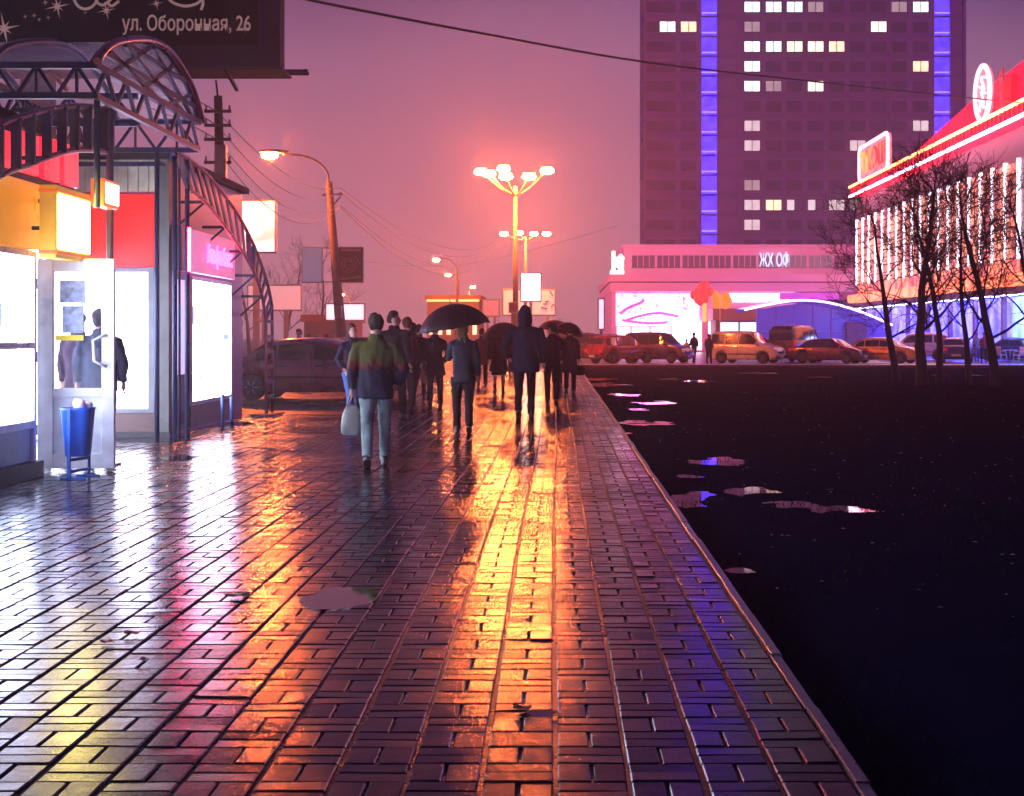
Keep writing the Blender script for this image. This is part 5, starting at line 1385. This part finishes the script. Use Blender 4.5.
def umbrella(label, base, top, R_, m, tilt=(0, 0), group='open umbrellas'):
    """base = world point of the hand, top = world point of the canopy tip"""
    t = thing('umbrella', label, 'umbrella', tuple(base), 0, group)
    ax = (Vector(top) - Vector(base)); L = ax.length; zx = ax.normalized()
    rot = Vector((0, 0, 1)).rotation_difference(zx).to_matrix()
    def w(p): return rot @ Vector(p)
    n = 8; hgt = R_ * .68
    def cp(u, v, off=0):
        a = 2 * math.pi * v; k = v * n % 1; sag = math.sin(math.pi * k)
        r = R_ * math.sin(u * 1.25) / math.sin(1.25) * (1 - .07 * sag * u); z = L - .05 - hgt * (1 - math.cos(u * 1.25)) / (1 - math.cos(1.25)) + .03 * sag * u * u * R_ - off
        return w((r * math.cos(a), r * math.sin(a), z))
    q = MB(); q.grid(lambda u, v: cp(max(u, .01), v), 10, 48); 
    o = q.build('canopy', m, t, local=True, fixn=False)
    sd = o.modifiers.new('s', 'SOLIDIFY'); sd.thickness = .003
    q = MB()
    for k in range(n): q.tube([cp(u / 6, k / n, .006) for u in range(7)], .004, 4)
    for k in range(n): q.tube([w((0, 0, L - .45 * R_ - .05)), cp(.55, k / n, .008)], .003, 4)
    q.build('rib', M_STEEL, t, local=True)
    MB().tube([w((0, 0, -.06)), w((0, 0, L + .04))], .007, 8).build('shaft', M_GALV, t, local=True)
    MB().tube([w((0, 0, -.13)), w((0, 0, .04))], .016, 8).build('handle', M_TRIM, t, local=True)
    return t

def bag(label, p, w_, d_, h_, m, name='handbag', cat='bag', strap=.14):
    p = Vector(p); t = thing(name, label, cat, (p.x, p.y, p.z - strap - h_))
    q = MB(); q.rings([(0, 0, 0, w_ * .42, d_ * .5), (.02, 0, 0, w_ * .5, d_ * .55), (h_ * .3, 0, 0, w_ * .54, d_ * .6), (h_ * .6, 0, 0, w_ * .48, d_ * .5), (h_ * .85, 0, 0, w_ * .38, d_ * .3), (h_, 0, 0, w_ * .28, d_ * .12)], 22, expo=2.6)
    o = q.build('bag_body', m, t, local=True)
    for v in o.data.vertices: v.co += v.co.normalized() * .03 * noise.noise(v.co * 11)
    for s in (-1, 1): MB().tube(smooth([(-w_ * .25, s * .01, h_ - .02), (-w_ * .12, s * .008, h_ + strap * .8), (0, s * .004, h_ + strap), (w_ * .12, s * .008, h_ + strap * .8), (w_ * .25, s * .01, h_ - .02)], 12), .006, 5).build('strap', m, t, local=True)

J_NAVY = cloth('navy', (.010, .012, .030)); J_BLACK = cloth('black', (.008, .008, .014)); J_BLK2 = cloth('black_wine', (.025, .008, .014))
J_BROWN = cloth('brown', (.10, .05, .045)); J_GREYB = cloth('grey_blue', (.022, .028, .045)); J_RED = cloth('dark_red', (.12, .02, .02))
T_JEANL = cloth('pale_jeans', (.17, .24, .27), var=.5); T_JEANB = cloth('blue_jeans', (.06, .12, .30)); T_BLK = cloth('black_trousers', (.010, .010, .016))
# green / red / navy jacket of the nearest man: colour zones by height of the cloth itself
J_GRN = cloth('green_red_navy', (.2, .2, .05))
J_GRN.node_tree.nodes['Noise Texture'].inputs['Scale'].default_value = 22
n = J_GRN.node_tree; bsd = n.nodes['Principled BSDF']
tcn = n.nodes.new('ShaderNodeTexCoord'); se = n.nodes.new('ShaderNodeSeparateXYZ'); rr_ = n.nodes.new('ShaderNodeValToRGB'); mm_ = n.nodes.new('ShaderNodeMapRange')
n.links.new(tcn.outputs['Object'], se.inputs[0]); ja = n.nodes.new('ShaderNodeMath'); ja.operation = 'MULTIPLY_ADD'; n.links.new(n.nodes['Noise Texture'].outputs['Fac'], ja.inputs[0]); ja.inputs[1].default_value = .42; n.links.new(se.outputs['Z'], ja.inputs[2]); n.links.new(ja.outputs[0], mm_.inputs[0]); mm_.inputs[1].default_value = 1.0; mm_.inputs[2].default_value = 2.0
rr_.color_ramp.interpolation = 'CONSTANT'; e = rr_.color_ramp.elements
e[0].position = 0; e[0].color = (.012, .016, .04, 1); e[1].position = .36; e[1].color = (.11, .015, .018, 1)
q = rr_.color_ramp.elements.new(.43); q.color = (.06, .07, .026, 1)
n.links.new(mm_.outputs[0], rr_.inputs[0]); n.links.new(rr_.outputs[0], bsd.inputs['Base Color'])

p1, a1_, k1 = person('nearest man walking away in a green, red and navy jacket and pale jeans', 376, 467, 152, R(6), stride=.17, phase=1, jacket=J_GRN, trousers=T_JEANL, bulk=1.2, arms=('hang', 'pocket'), vox=.015)
h = wpt(p1, a1_[-1][2] + Vector((0, 0, -.10)))
bag('white plastic carrier bag hanging from the left hand of the nearest man', h + Vector((0, 0, .05)), .22, .10, .34, mat('white_plastic_bag', (.20, .22, .23), .4, var=.3), 'carrier_bag', strap=.12)
person('woman in blue jeans and a dark jacket walking left of the nearest man', 352, 421, 96, R(-150), stride=.16, jacket=J_NAVY, trousers=T_JEANB, hair=(.06, .03, .02), longhair=True, arms=('pocket', 'pocket'), headturn=R(25))
person('tall man in black with bare head turned, just beyond the nearest man', 394, 419, 107, R(-20), stride=.10, jacket=J_BLACK, trousers=T_BLK, headturn=R(-60), bulk=1.15)
person('person in black with a dark red collar in the thick of the group', 407, 413, 95, 0, stride=.12, phase=-1, jacket=J_BLK2, trousers=T_BLK, hair=(.10, .04, .02))
p4, a4, k4 = person('person in a brown coat carrying a pale red bag at the right of the group', 419, 398, 73, 0, stride=.15, coat=.15, jacket=J_BROWN, trousers=T_BLK, arms=('hang', 'hang'))
bag('pale red shopping bag carried by the person in the brown coat', wpt(p4, a4[1][2]) + Vector((.02, -.05, -.02)), .42, .16, .36, mat('pale_red_bag', (.5, .16, .16), .5, var=.3), 'shopping_bag')
person('slim woman in a short black coat and dark tights left of the umbrella woman', 435, 407, 83, 0, stride=.12, jacket=J_BLACK, trousers=T_BLK, coat=.12, arms=('pocket', 'pocket'))
p6, a6, k6 = person('woman in a grey-blue jacket under the largest black umbrella, walking away', 463, 434, 114, 0, stride=.10, phase=-1, jacket=J_GREYB, trousers=T_BLK, hair=(.16, .09, .04), longhair=True, arms=('up', 'hang'), bulk=.95)
hb = wpt(p6, a6[-1][2])
umbrella('largest black umbrella, held by the woman in the grey-blue jacket', hb, (XG(450, hb.y), hb.y - .02, ZG(301, hb.y)), .56, cloth('umbrella_black', (.022, .010, .016), .45))
p7, a7, k7 = person('woman in a dark coat and skirt under the small dark umbrella, legs bare', 499, 394, 68, 0, stride=.18, jacket=J_BLK2, trousers=cloth('dark_skirt', (.03, .012, .018)), coat=.2, skirt=True, arms=('hang', 'up'), bulk=1.1)
hb = wpt(p7, a7[1][2]); umbrella('small dark brown umbrella held by the woman in the skirt', hb, (XG(498, hb.y), hb.y, ZG(321, hb.y)), .52, cloth('umbrella_brown', (.035, .012, .016), .45))
person('tall man in a dark hooded coat walking away alone in the centre', 525, 418, 110, 0, stride=.16, phase=1, jacket=J_NAVY, trousers=T_BLK, hood=True, bulk=1.28, coat=.06, arms=('pocket', 'hang'), vox=.016)
person('person in dark clothes just to the right of the tall hooded man', 552, 405, 81, 0, stride=.16, phase=-1, jacket=J_BLACK, trousers=T_BLK, arms=('hang', 'pocket'), bulk=1.1, hair=(.05,.03,.02), headturn=R(30))
p10, a10, k10 = person('woman in a long dark coat under the tilted dark umbrella', 570, 393, 66, 0, stride=.12, jacket=cloth('purple_dark', (.03, .012, .035)), trousers=T_BLK, coat=.25, arms=('up', 'hang'))
hb = wpt(p10, a10[-1][2]); umbrella('tilted dark umbrella at the right of the group', hb, (XG(571, hb.y), hb.y + .1, ZG(321, hb.y)), .40, cloth('umbrella_slate', (.03, .012, .03), .45))
bag('black handbag hanging beside the long dark coat at the right of the group', wpt(p10, a10[1][2]) + Vector((.04, 0, -.02)), .26, .12, .24, J_BLACK)
p17, a17, k17 = person('person mostly hidden under the red umbrella beyond the right group', 557, 386, 58, 0, stride=.1, jacket=J_RED, trousers=T_BLK, arms=('up', 'hang'))
hb = wpt(p17, a17[-1][2]); umbrella('dull red umbrella seen behind the person in dark clothes', hb, (XG(560, hb.y), hb.y, ZG(319, hb.y)), .55, cloth('umbrella_red', (.30, .03, .03), .45))
person('person in a brownish red coat in the gap right of the largest umbrella', 482, 386, 57, 0, stride=.15, jacket=J_RED, trousers=T_BLK, hair=(.08, .04, .03), coat=.15)
person('person far away between the hooded man and the small umbrella', 512, 375, 42, 0, stride=.15, jacket=J_BLK2, trousers=T_BLK, vox=.03)
person('person whose head shows above the roof of the dark sedan', 299, 385, None, R(180), Y=43, height=1.66, stride=.1, jacket=J_BROWN, trousers=T_BLK, group='people on the left street', vox=.025)
person('dark clothed man standing before the bright hotel doors beside a small pale figure', 694, 0, None, R(20), Y=88, height=1.74, stride=.10, jacket=J_NAVY, trousers=T_BLK, group='people by the parked cars', vox=.028, z0=-.1)
person('dark clothed man standing beside the white van', 709, 0, None, R(-30), Y=82.5, height=1.66, stride=.06, jacket=J_NAVY, trousers=T_BLK, group='people by the parked cars', vox=.028, z0=-.1)
person('person in black in the middle of the group, left of the brown coat', 412, 402, 78, R(-12), stride=.2, phase=-1, jacket=J_NAVY, trousers=T_BLK, bulk=1.2, hood=True)
person('small figure in a pale pink coat beside the man before the hotel doors', 686.5, 0, None, R(10), Y=89, height=1.35, stride=.1, jacket=cloth('pale_pink', (.5, .3, .35)), trousers=T_BLK, coat=.15, group='people by the parked cars', vox=.028, z0=-.1)
person('person in violet light near the blue shopfront, by the second tree from the right', 984, 0, None, R(150), Y=87, height=1.75, stride=.12, jacket=cloth('reddish', (.3, .06, .12)), trousers=T_BLK, group='people by the blue shopfront', vox=.028, z0=-.1)
person('person in a light blue jacket near the blue shopfront, left of the rightmost tree', 977, 0, None, R(170), Y=90, height=1.7, stride=.12, jacket=cloth('light_blue', (.25, .3, .5)), trousers=T_JEANB, group='people by the blue shopfront', vox=.028, z0=-.1)
person('person in a black jacket standing just behind the open glass door', 100, 0, None, R(10), Y=18.3, height=1.80, stride=.08, jacket=cloth('speckled_black', (.03, .035, .06)), trousers=T_BLK, bulk=1.15, arms=('hang', 'hang'), group='people behind the glass door')
person('second person partly hidden behind the one in black inside the doorway', 78, 0, None, R(-10), Y=19.0, height=1.78, stride=.08, jacket=cloth('dark_plum', (.05, .03, .05)), trousers=cloth('rust', (.2, .08, .05)), arms=('hang', 'hang'), group='people behind the glass door')

# ================================================================== LITTER
M_LEAF = mat('fallen_leaf_red', (.28, .02, .03), .4, var=.3, vscale=30)
M_LEAFD = mat('fallen_leaf_dark', (.06, .035, .03), .5, var=.3, vscale=30)
def leaf(label, px, py, s, m, rz, z=.012, cat='leaf', name='fallen_leaf'):
    Y = YG(py); c = Vector((XG(px, Y), Y, z))
    q = MB(); n = 14; pts = []
    for k in range(n):
        a = 2 * math.pi * k / n; r = s * (.6 + .4 * abs(math.cos(a * 2.5))) * (1 if k % 2 else .8)
        x = r * math.cos(a + rz); y = r * .8 * math.sin(a + rz)
        pts.append((x, y, .006 * math.cos(a * 3) + .006))
    vs = [(0, 0, .0)] + pts + [(0, 0, .003)] + [(p[0], p[1], p[2] + .002) for p in pts]
    fs = [(0, 1 + (k + 1) % n, 1 + k) for k in range(n)] + [(n + 1, n + 2 + k, n + 2 + (k + 1) % n) for k in range(n)] + [(1 + k, 1 + (k + 1) % n, n + 2 + (k + 1) % n, n + 2 + k) for k in range(n)]
    q.add([(c.x + v[0], c.y + v[1], c.z + v[2]) for v in vs], fs)
    o = q.build(name, m); tag(o, label, cat); return o
leaf('red wet leaf lying on the pavers in the left foreground, the largest', 132, 636, .055, M_LEAF, .3)
leaf('dull red leaf just below and left of the largest red leaf', 107, 645, .04, M_LEAF, 1.3)
leaf('faded red leaf on a paver below the two other red leaves', 144, 663, .035, mat('faded_leaf', (.2, .05, .06), .5), 2.0)
leaf('dark crumpled leaf on the blue-lit pavers right of the litter bin', 142, 496, .06, M_LEAFD, .6)
leaf('dark wet leaf flat on the orange streak in the foreground', 522, 712, .05, M_LEAFD, .2)
leaf('dark wet leaf beside the magenta reflection on the left', 238, 598, .09, M_LEAFD, 1.0)
for i, (px, py, lab) in enumerate(((64, 476, 'white crumpled paper at the foot of the open door, left of the bin legs'), (112, 472, 'white scrap of paper under the right end of the open door'), (88, 474, 'small white scrap between the bin legs and the door'))):
    Y = YG(py); q = MB(); 
    for k in range(4): q.ball((XG(px, Y) + random.uniform(-.05, .05), Y + random.uniform(-.04, .04), .022), (.03, .025, .015), 6, 4)
    o = q.build('paper_scrap', mat('white_paper', (.7, .68, .65), .7)); tag(o, lab, 'litter')
# ground cover of the lawn
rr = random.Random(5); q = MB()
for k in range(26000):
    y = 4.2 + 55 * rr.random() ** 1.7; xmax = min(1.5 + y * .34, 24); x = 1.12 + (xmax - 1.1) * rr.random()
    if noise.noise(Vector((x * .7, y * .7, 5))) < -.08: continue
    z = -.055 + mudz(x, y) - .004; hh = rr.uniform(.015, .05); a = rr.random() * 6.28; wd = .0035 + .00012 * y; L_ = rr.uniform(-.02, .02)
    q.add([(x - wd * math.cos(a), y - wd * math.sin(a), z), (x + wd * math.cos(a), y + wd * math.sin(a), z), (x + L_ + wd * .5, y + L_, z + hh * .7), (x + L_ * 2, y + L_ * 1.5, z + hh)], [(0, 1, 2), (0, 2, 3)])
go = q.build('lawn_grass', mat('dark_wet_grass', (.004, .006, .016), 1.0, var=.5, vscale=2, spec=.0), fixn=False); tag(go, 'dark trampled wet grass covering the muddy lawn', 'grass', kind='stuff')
q = MB()  # pale specks for litter and for leaf glints put in as colour
for k in range(420):
    y = 8 + 55 * rr.random(); x = 1.3 + rr.random() * (y * .33)
    z = -.055 + mudz(x, y) + .012; s = rr.uniform(.008, .02) * (1 + y / 60); a = rr.random() * 3.14; n_x = math.cos(a) * s; n_y = math.sin(a) * s
    q.add([(x - n_x, y - n_y, z), (x + n_y * .6, y - n_x * .6, z + .006), (x + n_x, y + n_y, z), (x - n_y * .6, y + n_x * .6, z + .004)], [(0, 1, 2, 3)])
tag(q.build('lawn_litter_glints', mat('litter_glint_specks', (.30, .24, .28), .3, var=.5, vscale=1), fixn=False), 'scattered pale scraps, leaves and painted leaf glints on the dark lawn', 'litter', kind='stuff')

# ================================================================== HAZE
hz = bpy.data.materials.new('haze'); hz.use_nodes = True; n = hz.node_tree; n.nodes.clear()
o_ = n.nodes.new('ShaderNodeOutputMaterial'); v_ = n.nodes.new('ShaderNodeVolumePrincipled')
v_.inputs['Color'].default_value = (1.0, .86, .97, 1); v_.inputs['Density'].default_value = .0016; v_.inputs['Anisotropy'].default_value = .72
n.links.new(v_.outputs[0], o_.inputs['Volume'])
b = MB().box(-580, 580, -40, 620, -1.2, 78); o = b.build('haze', hz); tag(o, kind='stuff')
